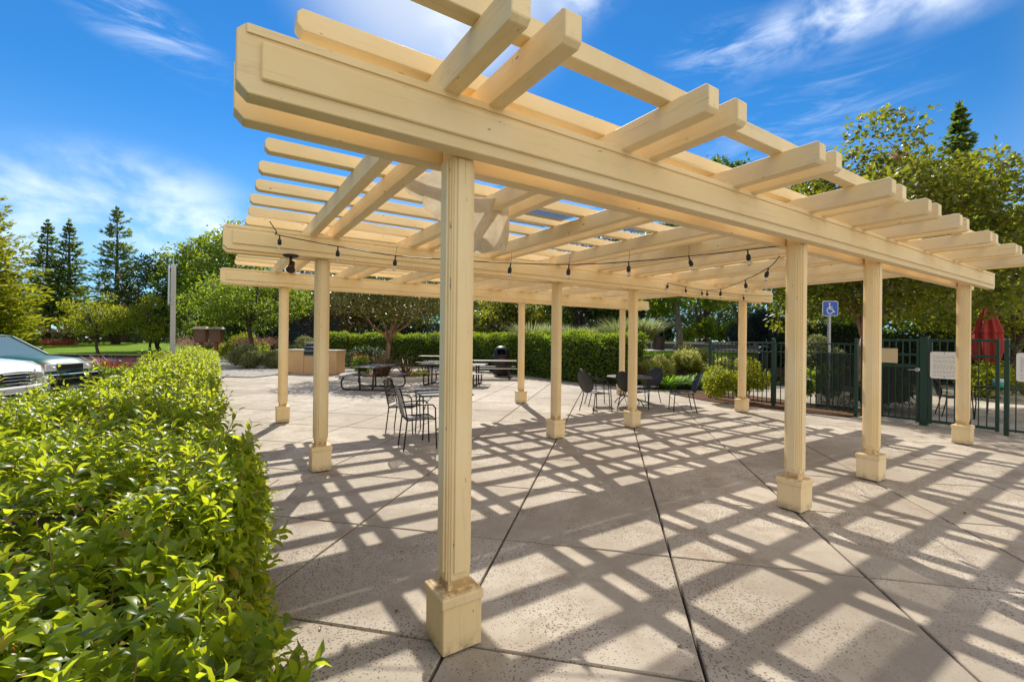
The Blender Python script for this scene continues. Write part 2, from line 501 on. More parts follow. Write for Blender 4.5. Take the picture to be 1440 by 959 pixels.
class MB:
    def __init__(self):
        self.v, self.f, self.sm = [], [], []

    def add(self, verts, faces, smooth=False):
        b = len(self.v)
        self.v += [tuple(p) for p in verts]
        self.f += [tuple(i + b for i in f) for f in faces]
        self.sm += [smooth] * len(faces)
        return self

    def box(self, x0, x1, y0, y1, z0, z1):
        v = [(x0, y0, z0), (x1, y0, z0), (x1, y1, z0), (x0, y1, z0), (x0, y0, z1), (x1, y0, z1), (x1, y1, z1), (x0, y1, z1)]
        return self.add(v, [(3, 2, 1, 0), (4, 5, 6, 7), (0, 1, 5, 4), (1, 2, 6, 5), (2, 3, 7, 6), (3, 0, 4, 7)])

    def frustum(self, x0, x1, y0, y1, z0, z1, i):
        v = [(x0, y0, z0), (x1, y0, z0), (x1, y1, z0), (x0, y1, z0),
             (x0 + i, y0 + i, z1), (x1 - i, y0 + i, z1), (x1 - i, y1 - i, z1), (x0 + i, y1 - i, z1)]
        return self.add(v, [(3, 2, 1, 0), (4, 5, 6, 7), (0, 1, 5, 4), (1, 2, 6, 5), (2, 3, 7, 6), (3, 0, 4, 7)])

    def bar(self, p0, p1, w_, h_, up=(0, 0, 1)):
        p0, p1 = Vector(p0), Vector(p1)
        d = (p1 - p0).normalized()
        s = d.cross(Vector(up))
        if s.length < 1e-4:
            s = d.cross(Vector((1, 0, 0)))
        s.normalize()
        u = s.cross(d)
        s, u = s * w_ / 2, u * h_ / 2
        v = [p0 - s - u, p0 + s - u, p0 + s + u, p0 - s + u, p1 - s - u, p1 + s - u, p1 + s + u, p1 - s + u]
        return self.add(v, [(0, 1, 2, 3), (7, 6, 5, 4), (0, 4, 5, 1), (1, 5, 6, 2), (2, 6, 7, 3), (3, 7, 4, 0)])

    def prism(self, poly, fn, d0, d1):
        """poly of (a, b) extruded from d0 to d1; fn(a, b, d) -> xyz"""
        n = len(poly)
        v = [fn(a, b, d0) for a, b in poly] + [fn(a, b, d1) for a, b in poly]
        f = [tuple(range(n))[::-1], tuple(range(n, 2 * n))]
        f += [(i, (i + 1) % n, n + (i + 1) % n, n + i) for i in range(n)]
        return self.add(v, f)

    def tube(self, pts, rad, n=8, caps=True):
        pts = [Vector(p) for p in pts]
        m = len(pts)
        if not hasattr(rad, '__len__'):
            rad = [rad] * m
        tang = []
        for i in range(m):
            a = pts[max(0, i - 1)]
            b = pts[min(m - 1, i + 1)]
            t = b - a
            tang.append(t.normalized() if t.length > 1e-9 else Vector((0, 0, 1)))
        ref = Vector((0, 0, 1)) if abs(tang[0].z) < 0.9 else Vector((1, 0, 0))
        nx = tang[0].cross(ref).normalized()
        vs, fs = [], []
        for i in range(m):
            nx = (nx - tang[i] * nx.dot(tang[i]))
            nx = nx.normalized() if nx.length > 1e-6 else tang[i].orthogonal().normalized()
            ny = tang[i].cross(nx)
            for j in range(n):
                a = 2 * math.pi * j / n
                vs.append(pts[i] + (nx * math.cos(a) + ny * math.sin(a)) * rad[i])
        for i in range(m - 1):
            for j in range(n):
                k = (j + 1) % n
                fs.append((i * n + j, i * n + k, (i + 1) * n + k, (i + 1) * n + j))
        self.add(vs, fs, True)
        if caps:
            b = len(self.v) - m * n
            self.f += [tuple(b + j for j in range(n))[::-1], tuple(b + (m - 1) * n + j for j in range(n))]
            self.sm += [False, False]
        return self

    def lathe(self, prof, c=(0, 0, 0), n=20, smooth=True):
        vs, fs = [], []
        for r_, z in prof:
            for j in range(n):
                a = 2 * math.pi * j / n
                vs.append((c[0] + r_ * math.cos(a), c[1] + r_ * math.sin(a), c[2] + z))
        for i in range(len(prof) - 1):
            for j in range(n):
                k = (j + 1) % n
                fs.append((i * n + j, i * n + k, (i + 1) * n + k, (i + 1) * n + j))
        self.add(vs, fs, smooth)
        b = len(self.v) - len(vs)
        self.f += [tuple(b + j for j in range(n))[::-1], tuple(b + (len(prof) - 1) * n + j for j in range(n))]
        self.sm += [False, False]
        return self

    def build(self, name, mat, parent=None, loc=None, bevel=0.0, seg=1):
        me = bpy.data.meshes.new(name)
        me.from_pydata(self.v, [], self.f)
        me.polygons.foreach_set('use_smooth', self.sm)
        me.materials.append(mat)
        me.update()
        o = bpy.data.objects.new(name, me)
        COL.objects.link(o)
        if parent is not None:
            o.parent = parent
        if loc is not None:
            o.location = loc
        if bevel:
            b = o.modifiers.new('edge', 'BEVEL')
            b.width = bevel
            b.segments = seg
            b.limit_method = 'ANGLE'
            b.angle_limit = R(40)
        return o


def np_mesh(name, V, F, mat, parent=None, smooth=False, loc=None):
    """V (n,3) array, F list of (m,k) index arrays"""
    me = bpy.data.meshes.new(name)
    nl = sum(f.size for f in F)
    npoly = sum(len(f) for f in F)
    me.vertices.add(len(V))
    me.vertices.foreach_set('co', np.ascontiguousarray(V, dtype=np.float32).ravel())
    me.loops.add(nl)
    me.loops.foreach_set('vertex_index', np.concatenate([f.ravel() for f in F]).astype(np.int32))
    me.polygons.add(npoly)
    starts, tot, s = [], [], 0
    for f in F:
        k = f.shape[1]
        starts.append(s + k * np.arange(len(f)))
        tot.append(np.full(len(f), k))
        s += f.size
    me.polygons.foreach_set('loop_start', np.concatenate(starts).astype(np.int32))
    me.polygons.foreach_set('loop_total', np.concatenate(tot).astype(np.int32))
    me.polygons.foreach_set('use_smooth', [smooth] * npoly)
    me.materials.append(mat)
    me.update(calc_edges=True)
    me.validate()
    o = bpy.data.objects.new(name, me)
    COL.objects.link(o)
    if parent is not None:
        o.parent = parent
    if loc is not None:
        o.location = loc
    return o


def unit(a):
    return a / np.maximum(np.linalg.norm(a, axis=-1, keepdims=True), 1e-9)


def rand_dirs(n):
    return unit(rng.normal(size=(n, 3)))


def leaf_geo(P, D, N, L, W, detail=0, curl=0.15):
    """leaves as vertex/face arrays. P base, D axis, N face normal hint, L length, W width"""
    n = len(P)
    D = unit(D)
    N = unit(N - D * (N * D).sum(1, keepdims=True))
    S = np.cross(D, N)
    L = np.broadcast_to(np.asarray(L, float), (n,))[:, None]
    W = np.broadcast_to(np.asarray(W, float), (n,))[:, None]
    if detail == 0:
        a = P
        b = P + D * L * 0.45 - S * W * 0.5 + N * L * curl * 0.5
        c = P + D * L
        d = P + D * L * 0.45 + S * W * 0.5 + N * L * curl * 0.5
        V = np.stack([a, b, c, d], 1).reshape(-1, 3)
        i = 4 * np.arange(n)[:, None]
        return V, [np.concatenate([i + np.array([0, 1, 2]), i + np.array([0, 2, 3])], 0)]
    fold = W * 0.16
    rows = []
    for t, wd, dz in ((0.28, 0.42, 0.05), (0.62, 0.46, 0.03)):
        mid = P + D * L * t + N * L * (curl * (t - t * t) * 1.6)
        rows.append((mid - S * W * wd + N * fold, mid, mid + S * W * wd + N * fold))
    tip = P + D * L - N * L * curl * 0.55
    V = np.stack([P, *rows[0], *rows[1], tip], 1).reshape(-1, 3)
    i = 8 * np.arange(n)[:, None]
    T = [np.array(x) for x in ((0, 2, 1), (0, 3, 2), (4, 5, 7), (5, 6, 7))]
    Q = [np.array(x) for x in ((1, 2, 5, 4), (2, 3, 6, 5))]
    return V, [np.concatenate([i + t for t in T], 0), np.concatenate([i + q for q in Q], 0)]


def join_geo(*gs):
    V, F3, F4, b = [], [], [], 0
    for v, fs in gs:
        V.append(v)
        for f in fs:
            (F3 if f.shape[1] == 3 else F4).append(f + b)
        b += len(v)
    out = []
    if F3:
        out.append(np.concatenate(F3))
    if F4:
        out.append(np.concatenate(F4))
    return np.concatenate(V), out


def clump_leaves(centers, radii, n, L, W, flat=0.75, out_bias=0.7, up=0.25):
    """leaves through the volume of several overlapping uneven clumps"""
    centers = np.asarray(centers, float)
    radii = np.asarray(radii, float)
    pw = radii ** 2
    idx = rng.choice(len(centers), n, p=pw / pw.sum())
    d = rand_dirs(n)
    r_ = rng.uniform(0.25, 1.0, n) ** 0.45
    off = d * (r_ * radii[idx])[:, None]
    off[:, 2] *= flat
    P = centers[idx] + off + rng.normal(scale=0.04, size=(n, 3)) * radii[idx][:, None]
    D = unit(d * out_bias + rand_dirs(n) + np.array([0, 0, -0.15]))
    N = unit(rand_dirs(n) * 0.8 + np.array([0, 0, 0.7 + up]) + d * 0.4)
    return leaf_geo(P, D, N, L * rng.uniform(0.6, 1.25, n), W * rng.uniform(0.7, 1.2, n))


def blades_geo(P, D, L, W, droop=0.5, seg=3):
    """strap leaves / grass blades: curved strips"""
    n = len(P)
    D = unit(D)
    H = D * np.array([1, 1, 0])
    H = unit(H + 1e-4)
    S = np.cross(H, np.array([0, 0, 1.0]))
    L = np.broadcast_to(np.asarray(L, float), (n,))[:, None]
    W = np.broadcast_to(np.asarray(W, float), (n,))[:, None]
    rows = []
    for j in range(seg + 1):
        t = j / seg
        c = P + D * L * t + H * L * droop * t * t * 0.5 - np.array([0, 0, 1.0]) * L * droop * t ** 2.2 * 0.55
        wd = W * (0.5 * (1 - t) ** 0.6 + 0.04)
        rows += [c - S * wd, c + S * wd]
    V = np.stack(rows, 1).reshape(-1, 3)
    k = 2 * (seg + 1)
    i = k * np.arange(n)[:, None]
    F = np.concatenate([i + np.array([2 * j, 2 * j + 1, 2 * j + 3, 2 * j + 2]) for j in range(seg)], 0)
    return V, [F]


# ------------------------------------------------------------------ terrain
def sstep(a, b, x):
    t = np.clip((x - a) / (b - a), 0, 1)
    return t * t * (3 - 2 * t)


def ground_z(x, y):
    right = sstep(3.0, 6.0, x) * (1.12 * sstep(16.5, 22.0, y) + 0.42 * sstep(22.0, 40.0, y))
    right = right * (1 - sstep(13.0, 16.5, x) * (1 - sstep(19, 24, y)))
    left = (1 - sstep(0.0, 6.0, x)) * 0.85 * sstep(42, 95, y)
    return right + left


A0 = Vector((-0.2993, 2.4504, 0))       # foot of the nearest post
TH = R(33.04)                           # direction of the beams
CU, SU = math.cos(TH), math.sin(TH)


def uv(u, v, z=0.0):
    return Vector((A0.x + u * CU - v * SU, A0.y + u * SU + v * CU, z))


xs = np.concatenate([np.linspace(-240, -40, 21), np.linspace(-38, 40, 79), np.linspace(44, 240, 20)])
ys = np.concatenate([np.linspace(-60, -6, 10), np.linspace(-4, 60, 65), np.linspace(66, 420, 30)])
gx, gy = np.meshgrid(xs, ys)
gz = ground_z(gx, gy) - 0.06
V = np.stack([gx, gy, gz], -1).reshape(-1, 3)
ny_, nx_ = gx.shape
ii = (np.arange(ny_ - 1)[:, None] * nx_ + np.arange(nx_ - 1)[None, :]).reshape(-1, 1)
o = np_mesh('ground', V, [ii + np.array([0, 1, nx_ + 1, nx_])], M['earth'], smooth=True)
tag(o, kind='structure')


def sheet(name, poly, mat, dz, step=1.0):
    """a patch of ground cover following the terrain: fan of small cells clipped to a convex polygon"""
    poly = [Vector((p[0], p[1])) for p in poly]
    x0, x1 = min(p.x for p in poly), max(p.x for p in poly)
    y0, y1 = min(p.y for p in poly), max(p.y for p in poly)
    b = MB()
    nx, ny = max(1, int((x1 - x0) / step)), max(1, int((y1 - y0) / step))
    for i in range(nx):
        for j in range(ny):
            cell = [Vector((x0 + (x1 - x0) * (i + a) / nx, y0 + (y1 - y0) * (j + c) / ny)) for a, c in ((0, 0), (1, 0), (1, 1), (0, 1))]
            cell = clip(cell, poly)
            if len(cell) >= 3:
                b.add([(p.x, p.y, float(ground_z(p.x, p.y)) + dz) for p in cell], [tuple(range(len(cell)))])
    o = b.build(name, mat)
    return tag(o, kind='structure')


def clip(sub, poly):
    """Sutherland-Hodgman, poly convex and counter-clockwise"""
    out = list(sub)
    for i in range(len(poly)):
        a, b = poly[i], poly[(i + 1) % len(poly)]
        e = b - a
        src, out = out, []
        for k in range(len(src)):
            p, q = src[k], src[(k + 1) % len(src)]
            sp = e.x * (p.y - a.y) - e.y * (p.x - a.x)
            sq = e.x * (q.y - a.y) - e.y * (q.x - a.x)
            if sp >= 0:
                out.append(p)
            if sp * sq < 0:
                out.append(p + (q - p) * (sp / (sp - sq)))
        if not out:
            return []
    return out


# patio: separate slabs with open joints over a dark bed
JO = R(11.96)
pa = Vector((math.cos(JO), -math.sin(JO)))
qa = Vector((math.sin(JO), math.cos(JO)))
PITCH = 1.292
P0, Q0 = -0.815, 2.318
def uv2(u, v):
    return uv(u, v).to_2d()
patio_poly = [uv2(-1.09, -6), Vector((30, -3.3)), Vector((30, 15.5)), Vector((5, 26.5)), Vector((-9, 27)), uv2(-1.09, 19.5)]
slabs, bed = MB(), MB()
G = 0.009


def slab(cell):
    c = [p.to_3d() for p in cell]
    n = len(c)
    cen = sum(c, Vector()) / n
    if n < 3:
        return
    b = 0.006
    top = [p + (cen - p).normalized() * b * 1.4 for p in c]
    v = [p for p in top] + [Vector((p.x, p.y, -b)) for p in c] + [Vector((p.x, p.y, -0.055)) for p in c]
    f = [tuple(range(n))]
    for k in range(2):
        f += [(k * n + (i + 1) % n, k * n + i, (k + 1) * n + i, (k + 1) * n + (i + 1) % n) for i in range(n)]
    f = [f[0]] + [t[::-1] for t in f[1:]]
    slabs.add(v, f)


for i in range(-14, 26):
    for j in range(-8, 24):
        a0, a1 = P0 + i * PITCH + G, P0 + (i + 1) * PITCH - G
        b0, b1 = Q0 + j * PITCH + G, Q0 + (j + 1) * PITCH - G
        cell = [pa * a0 + qa * b0, pa * a1 + qa * b0, pa * a1 + qa * b1, pa * a0 + qa * b1]
        cell = clip(cell, patio_poly)
        if len(cell) >= 3:
            slab(cell)
v_ = -5.0
while v_ < 19:
    slab([uv2(-1.42, v_), uv2(-1.108, v_), uv2(-1.108, v_ + 2.55), uv2(-1.42, v_ + 2.55)])
    v_ += 2.56
tag(slabs.build('patio', M['concrete']), kind='structure')
bp = [uv2(-1.40, -6), Vector((30, -3.3)), Vector((30, 15.5)), Vector((5, 26.5)), Vector((-9, 27)), uv2(-1.40, 19.5)]
bed.add([(p.x, p.y, -0.046) for p in bp], [tuple(range(len(bp)))])
tag(bed.build('patio_bed', M['joint']), kind='structure')

sheet('lawn', [(-120, 41), (-26, 36), (-24, 52), (-30, 74), (-120, 74)], M['lawn'], 0.03, 3)
sheet('parking_lot', [(-60, -8), uv2(-3.4, -8), uv2(-3.4, 12), (-17, 22), (-24, 34.5), (-60, 38)], M['asphalt'], -0.04, 4)
sheet('lawn_kerb', [(-120, 39.2), (-25.5, 35.0), (-25.5, 35.9), (-120, 40.8)], M['pale_concrete'], 0.09, 4)
sheet('gravel_path', [(-14.5, 18.5), (-10.2, 18.0), (-9.6, 22.8), (-15.5, 25.5), (-17, 24.5)], M['gravel'], 0.03, 0.7)
sheet('garden_path', [(-17, 24.0), (-15.2, 25.0), (-24, 42), (-26, 42)], M['pale_concrete'], 0.05, 2)
sheet('planting_bed', [(4.2, 15.3), (6.4, 15.0), (8.6, 16.0), (13.0, 20.5), (5.0, 20.5), (2.5, 18.2)], M['mulch'], 0.022, 0.6)
sheet('lawn_strip', [(5, 20.4), (40, 20.4), (40, 21.6), (5, 21.6)], M['lawn'], 0.03, 1)
sheet('sidewalk', [(5, 21.6), (40, 21.6), (40, 23.4), (5, 23.4)], M['pale_concrete'], 0.05, 1)
sheet('verge', [(5, 23.4), (11, 23.4), (11, 24.8), (5, 24.8)], M['lawn'], 0.03, 1)
sheet('road', [(2, 24.8), (60, 24.8), (60, 34), (2, 34)], M['asphalt'], 0.0, 2)
sheet('road_kerb', [(2, 34.0), (60, 34), (60, 34.6), (2, 34.6)], M['pale_concrete'], 0.15, 2)
sheet('fence_bed', [uv2(10.1, 5.2), uv2(10.45, 2.1), uv2(11.9, 1.9), uv2(12.6, 6.5), uv2(10.6, 6.9)], M['mulch'], 0.02, 0.5)

# ------------------------------------------------------------------ pergola
S = 3.66
ROW = 3.724
ROWS = [0, ROW, 2 * ROW]
POSTU = [0, S, 1.5 * S, 2.5 * S]
ZB, ZT = 2.565, 2.835           # beam underside / top
RZ0, RZ1 = 2.822, 2.968         # rafters
PZ0, PZ1 = 2.968, 3.066         # purlins
per = empty('pergola', A0, TH, 'large cream painted timber pergola with paired rafters standing over the patio', 'pergola')

post = MB()
hs_ = 0.062
post.box(-hs_, hs_, -hs_, hs_, 0.30, ZT)
for s in (-1, 1):
    for ax in (0, 1):
        for (w0, w1, a0, a1, z0, z1) in ((-0.053, 0.053, 0.062, 0.071, 0.36, ZB - 0.004), (-0.037, 0.037, 0.071, 0.082, 0.40, ZB - 0.006)):
            lo, hi = sorted((s * a0, s * a1))
            if ax == 0:
                post.box(w0, w1, lo, hi, z0, z1)
            else:
                post.box(lo, hi, w0, w1, z0, z1)
ped = MB()
ped.box(-0.111, 0.111, -0.111, 0.111, 0.015, 0.255)
cap = MB()
cap.box(-0.119, 0.119, -0.119, 0.119, 0.255, 0.300)
cap.frustum(-0.119, 0.119, -0.119, 0.119, 0.300, 0.312, 0.02)
p_first = None
for r_, v in enumerate(ROWS):
    for u in POSTU:
        if p_first is None:
            po = post.build('post', M['woodZ'], per, (u, v, 0), 0.003)
            pb = ped.build('pedestal', M['woodZ'], po, None, 0.004)
            cap.build('pedestal_cap', M['woodZ'], po, None, 0.003)
            p_first = po
        else:
            c = copy_tree(p_first, per)
            c.location = (u, v, 0)

U0, U1 = -1.03, 10.12


def dogear(a0, a1, z0, z1, c):
    return [(a0, z0 + c), (a0 + c, z0), (a1 - c, z0), (a1, z0 + c), (a1, z1 - c * 0.8), (a1 - c * 0.8, z1), (a0 + c * 0.8, z1), (a0, z1 - c * 0.8)]


b_first = None
for v in ROWS:
    for vc, front in ((-0.1275, True), (0.1275, False)):
        b = MB()
        b.prism(dogear(U0, U1, ZB, ZT, 0.04), lambda a, z, d: (a, d, z), -0.047, 0.047)
        bo = b.build('beam', M['woodX'], per, (0, v + vc, 0), 0.004)
        cs = MB()
        ys_ = (-0.055, -0.0475) if front else (0.0475, 0.055)
        cs.box(U0 + 0.034, U1 - 0.034, ys_[0], ys_[1], ZT - 0.038, ZT - 0.002)
        cs.build('cap_strip', M['woodX'], bo, None, 0.002)
        t = MB()
        y0, y1 = (-0.064, -0.047) if front else (0.047, 0.064)
        t.box(U0 + 0.085, U1 - 0.085, y0, y1, ZB + 0.062, ZT - 0.062)
        t.build('trim_panel', M['woodX'], bo, None, 0.005)

PAIRS = [0, 1.22, 2.44, 3.66, 4.575, 5.49, 6.71, 7.93, 9.15]
for k, u in enumerate(PAIRS):
    for s in (-1, 1):
        jv = rng.normal(scale=0.006, size=3)
        b = MB()
        b.prism(dogear(-0.79 + jv[0], 2 * ROW + 0.79 + jv[1], RZ0, RZ1, 0.022), lambda a, z, d: (d, a, z), -0.0445, 0.0445)
        b.build('rafter', M['woodY'], per, (u + s * 0.128 + jv[2] * 0.5, 0, 0), 0.004)
for i in range(17):
    v = -0.505 + 0.517 * i
    jv = rng.normal(scale=0.006, size=2)
    b = MB()
    b.prism(dogear(-0.80 + jv[0], 9.95 + jv[1], PZ0, PZ1, 0.026), lambda a, z, d: (a, d, z), -0.044, 0.044)
    b.build('purlin', M['woodX'], per, (0, v, 0), 0.004)
strips = [(1.40, 2.27, 1.62, 1.93), (2.62, 3.48, 1.62, 1.80), (3.83, 4.40, 1.62, 1.98), (1.40, 2.27, 2.14, 2.26)]
for si, (u0, u1, v0, v1) in enumerate(strips):
    b = MB()
    nn = 10
    vs, fs = [], []
    for i in range(nn + 1):
        for j in range(3):
            vs.append((u0 + (u1 - u0) * i / nn, v0 + (v1 - v0) * j / 2, (PZ1 + 0.006 if v1 - v0 > 1 else PZ0 + 0.03 - 0.02 * math.sin(math.pi * i / nn) * (j == 1))))
    for i in range(nn):
        for j in range(2):
            fs.append((i * 3 + j, (i + 1) * 3 + j, (i + 1) * 3 + j + 1, i * 3 + j + 1))
    b.add(vs, fs, True)
    o = b.build('shade_strip', M['shade_mesh'], per)

m, k, bs, out = new_mat('sheer_gap_whitening')  # pale see-through sheet, added to lighten the sky between purlins
t = k.n('ShaderNodeTexCoord').outputs['Object']
nz = k.noise(t, 2.2, 5, 0.65)
colr = k.mix(k.smooth(nz, 0.3, 0.7), (0.55, 0.52, 0.48), (0.80, 0.77, 0.72))
k.put(bs.inputs['Base Color'], colr)
bs.inputs['Roughness'].default_value = 0.9
tl = k.n('ShaderNodeBsdfTranslucent')
k.put(tl.inputs[0], colr)
mx = k.n('ShaderNodeMixShader')
mx.inputs[0].default_value = 0.6
k.put(mx.inputs[1], bs.outputs[0])
k.put(mx.inputs[2], tl.outputs[0])
tp = k.n('ShaderNodeBsdfTransparent')
mx2 = k.n('ShaderNodeMixShader')
k.put(mx2.inputs[0], k.math('ADD', k.math('MULTIPLY', nz, 0.12), 0.80))
k.put(mx2.inputs[1], mx.outputs[0])
k.put(mx2.inputs[2], tp.outputs[0])
k.put(out.inputs[0], mx2.outputs[0])
M['gap_sheet'] = m
for a, b_ in zip(PAIRS, PAIRS[1:]):  # added sheets over the bays, put in to whiten the roof gaps
    u0, u1 = a + 0.10, b_ - 0.10
    b = MB()
    nv = 58
    vs, fs = [], []
    for j in range(nv + 1):
        v = 0.05 + (2 * ROW - 0.1) * j / nv
        ph = ((v + 0.505) / 0.517) % 1.0
        sag = 0.035 * math.sin(math.pi * ph) ** 2
        for i in range(5):
            vs.append((u0 + (u1 - u0) * i / 4, v, PZ1 + 0.008 - sag + 0.004 * math.sin(3 * i + v * 5)))
    for j in range(nv):
        for i in range(4):
            q_ = j * 5 + i
            fs.append((q_, q_ + 1, q_ + 6, q_ + 5))
    b.add(vs, fs, True).build('pale_gap_sheet', M['gap_sheet'], per)

# torn shade cloth sagging under the roof
m, k, bs, out = new_mat('dusty_shade_cloth')
t = k.n('ShaderNodeTexCoord').outputs['Object']
nz = k.noise(t, 7, 6, 0.7)
colr = k.mix(k.smooth(nz, 0.3, 0.75), (0.63, 0.55, 0.42), (0.80, 0.72, 0.58))
k.put(bs.inputs['Base Color'], colr)
bs.inputs['Roughness'].default_value = 0.95
tr = k.n('ShaderNodeBsdfTranslucent')
k.put(tr.inputs[0], colr)
mx = k.n('ShaderNodeMixShader')
mx.inputs[0].default_value = 0.28
k.put(mx.inputs[1], bs.outputs[0])
k.put(mx.inputs[2], tr.outputs[0])
k.put(out.inputs[0], mx.outputs[0])
M['tarp'] = m
NU, NV = 60, 34
top = [(0.0, (0.24, 1.52, 2.915)), (0.20, (0.36, 1.16, 2.965)), (0.38, (0.50, 1.18, 2.955)), (0.62, (0.80, 1.30, 2.86)), (0.85, (1.10, 1.38, 2.925)), (1.0, (1.225, 1.42, 2.965))]
bot = [(0.0, (0.245, 1.53, 2.895)), (0.20, (0.41, 1.52, 2.78)), (0.42, (0.60, 1.52, 2.62)), (0.62, (0.80, 1.53, 2.475)), (0.84, (1.05, 1.54, 2.445)), (1.0, (1.275, 1.50, 2.46))]


def lerp_pts(tab, t):
    for (t0, p0), (t1, p1) in zip(tab, tab[1:]):
        if t <= t1:
            a = (t - t0) / (t1 - t0)
            a = a * a * (3 - 2 * a) * 0.5 + a * 0.5
            return Vector(p0).lerp(Vector(p1), a)
    return Vector(tab[-1][1])


vs, fs = [], []
for j in range(NV + 1):
    for i in range(NU + 1):
        t, s = i / NU, j / NV
        p = lerp_pts(top, t).lerp(lerp_pts(bot, t), s)
        p.y += 0.17 * math.sin(math.pi * s) * math.sin(math.pi * min(1, t * 1.1)) * (1 - t)
        fold = s * (0.30 + 0.9 * t)
        p.y += fold * (0.075 * math.sin(24 * t + 1.8 * s) + 0.03 * math.sin(53 * t + 3 * s)) * (0.6 + 0.6 * t)
        p.x += fold * 0.022 * math.sin(36 * t + 2 * s)
        p.z += 0.012 * math.sin(17 * t + 4 * s) * s
        vs.append(uv(p.x, p.y, p.z))
for j in range(NV):
    for i in range(NU):
        a = j * (NU + 1) + i
        fs.append((a, a + 1, a + NU + 2, a + NU + 1))
o = MB().add(vs, fs, True).build('shade_cloth', M['tarp'])
tag(o, 'torn dusty beige shade cloth sagging from the pergola roof behind the front post', 'cloth')


# string lights --------------------------------------------------------
def m_glass():
    m, k, bs, out = new_mat('clear_bulb_glass')
    bs.inputs['Base Color'].default_value = (0.95, 0.93, 0.88, 1)
    bs.inputs['Transmission Weight'].default_value = 0.85
    bs.inputs['Roughness'].default_value = 0.05
    bs.inputs['IOR'].default_value = 1.2
    return m


M['bulb'] = m_glass()
socket = MB().lathe([(0.004, 0.0), (0.007, -0.004), (0.007, -0.040), (0.017, -0.052), (0.021, -0.066), (0.021, -0.100), (0.017, -0.106)], n=12)
glass = MB().lathe([(0.012, -0.104), (0.016, -0.112), (0.020, -0.128), (0.021, -0.140), (0.017, -0.154), (0.007, -0.160)], n=12)
bulb_first = None


def string_light(pts, bulbs, label, extra=None):
    global bulb_first
    root = empty('string_light', pts[0], 0, label, 'string light', 'string lights hung in the pergola')
    o0 = Vector(pts[0])
    # smooth path
    path = []
    for i in range(len(pts) - 1):
        p0 = Vector(pts[max(0, i - 1)])
        p1, p2 = Vector(pts[i]), Vector(pts[i + 1])
        p3 = Vector(pts[min(len(pts) - 1, i + 2)])
        for s in range(8):
            t = s / 8
            path.append(0.5 * ((2 * p1) + (p2 - p0) * t + (2 * p0 - 5 * p1 + 4 * p2 - p3) * t * t + (3 * p1 - p0 - 3 * p2 + p3) * t ** 3) - o0)
    path.append(Vector(pts[-1]) - o0)
    wb = MB().tube(path, 0.0055, 6)
    if extra:
        for a, b in extra:
            wb.tube([Vector(a) - o0, (Vector(a) + Vector(b)) / 2 - o0 + Vector((0.004, 0, 0.004)), Vector(b) - o0], 0.002, 5)
    wb.build('wire', M['black_plastic'], root)
    for bpt in bulbs:
        loc = Vector(bpt) - o0
        if bulb_first is None:
            so = socket.build('lamp_socket', M['black_plastic'], root, loc)
            glass.build('bulb', M['bulb'], so)
            bulb_first = so
        else:
            c = copy_tree(bulb_first, root)
            c.location = loc
            c.rotation_euler = (rng.normal(scale=0.12), rng.normal(scale=0.12), 0)
    return root


s1 = [(-2.70, 5.05, 2.90), (-2.61, 5.03, 2.78), (-2.578, 5.031, 2.745), (-1.906, 4.96, 2.613), (-1.26, 4.893, 2.506), (-0.61, 4.824, 2.454), (-0.022, 4.763, 2.419),
      (0.58, 4.70, 2.399), (1.18, 4.637, 2.423), (1.764, 4.575, 2.475), (2.326, 4.516, 2.533), (2.651, 4.482, 2.571)]
hooks = [((p[0], p[1], p[2]), (p[0] + 0.01, p[1] + 0.01, p[2] + 0.11)) for p in s1[4:10]]
string_light(s1, [s1[i] for i in (2, 3, 4, 6, 7, 8, 9, 10)], 'long black string of bulbs running the width of the pergola', hooks)
A2r = uv(3.58, 0.12, 2.47)
E2 = uv(7.25, 3.52, 2.68)
s2 = [A2r, A2r.lerp(E2, 0.07) + Vector((0, 0, -0.07)), A2r.lerp(E2, 0.27) + Vector((0, 0, -0.115)), A2r.lerp(E2, 0.58) + Vector((0, 0, -0.125)), A2r.lerp(E2, 0.84) + Vector((0, 0, -0.06)), E2]
string_light(s2, [s2[1], s2[2], s2[3], s2[4]], 'short drooping string of bulbs from the second front post to the middle beam')
s3 = [uv(6.2, 3.50, 2.745), uv(6.72, 3.485, 2.70), uv(7.23, 3.48, 2.675), uv(8.0, 3.48, 2.665), uv(8.75, 3.48, 2.665), uv(9.98, 3.49, 2.715)]
string_light(s3, [s3[0], s3[1], s3[2], s3[4]], 'string of bulbs lying along the right end of the middle beam')

# flood light under the middle beam
fl = empty('flood_light', uv(-0.37, 3.56, ZB), TH, 'small dark flood light fixed under the left end of the middle beam', 'lamp')
MB().lathe([(0.085, 0.0), (0.085, -0.015), (0.05, -0.035)], n=18).build('mount_plate', M['steel_brown'], fl)
MB().tube([(0, 0, -0.03), (0, 0, -0.09)], 0.015, 8).build('arm', M['steel_brown'], fl)
MB().tube([(0.02, 0.03, -0.085), (0.0, -0.03, -0.15), (-0.01, -0.06, -0.18)], [0.03, 0.036, 0.05], 12).build('lamp_head', M['steel_brown'], fl)

# ------------------------------------------------------------------ near hedge
def hedge_face(v):
    return -1.20 + 0.22 * (1 - sstep(-0.3, 3.4, v))


def hedge_top(v):
    return 0.985 + 0.03 * np.sin(v * 1.1) + 0.035 * np.sin(v * 2.7 + 1) + 0.06 * sstep(9, 17, v)


def hback(v):
    return -3.1 + 0.90 * sstep(1.5, 7.0, v)



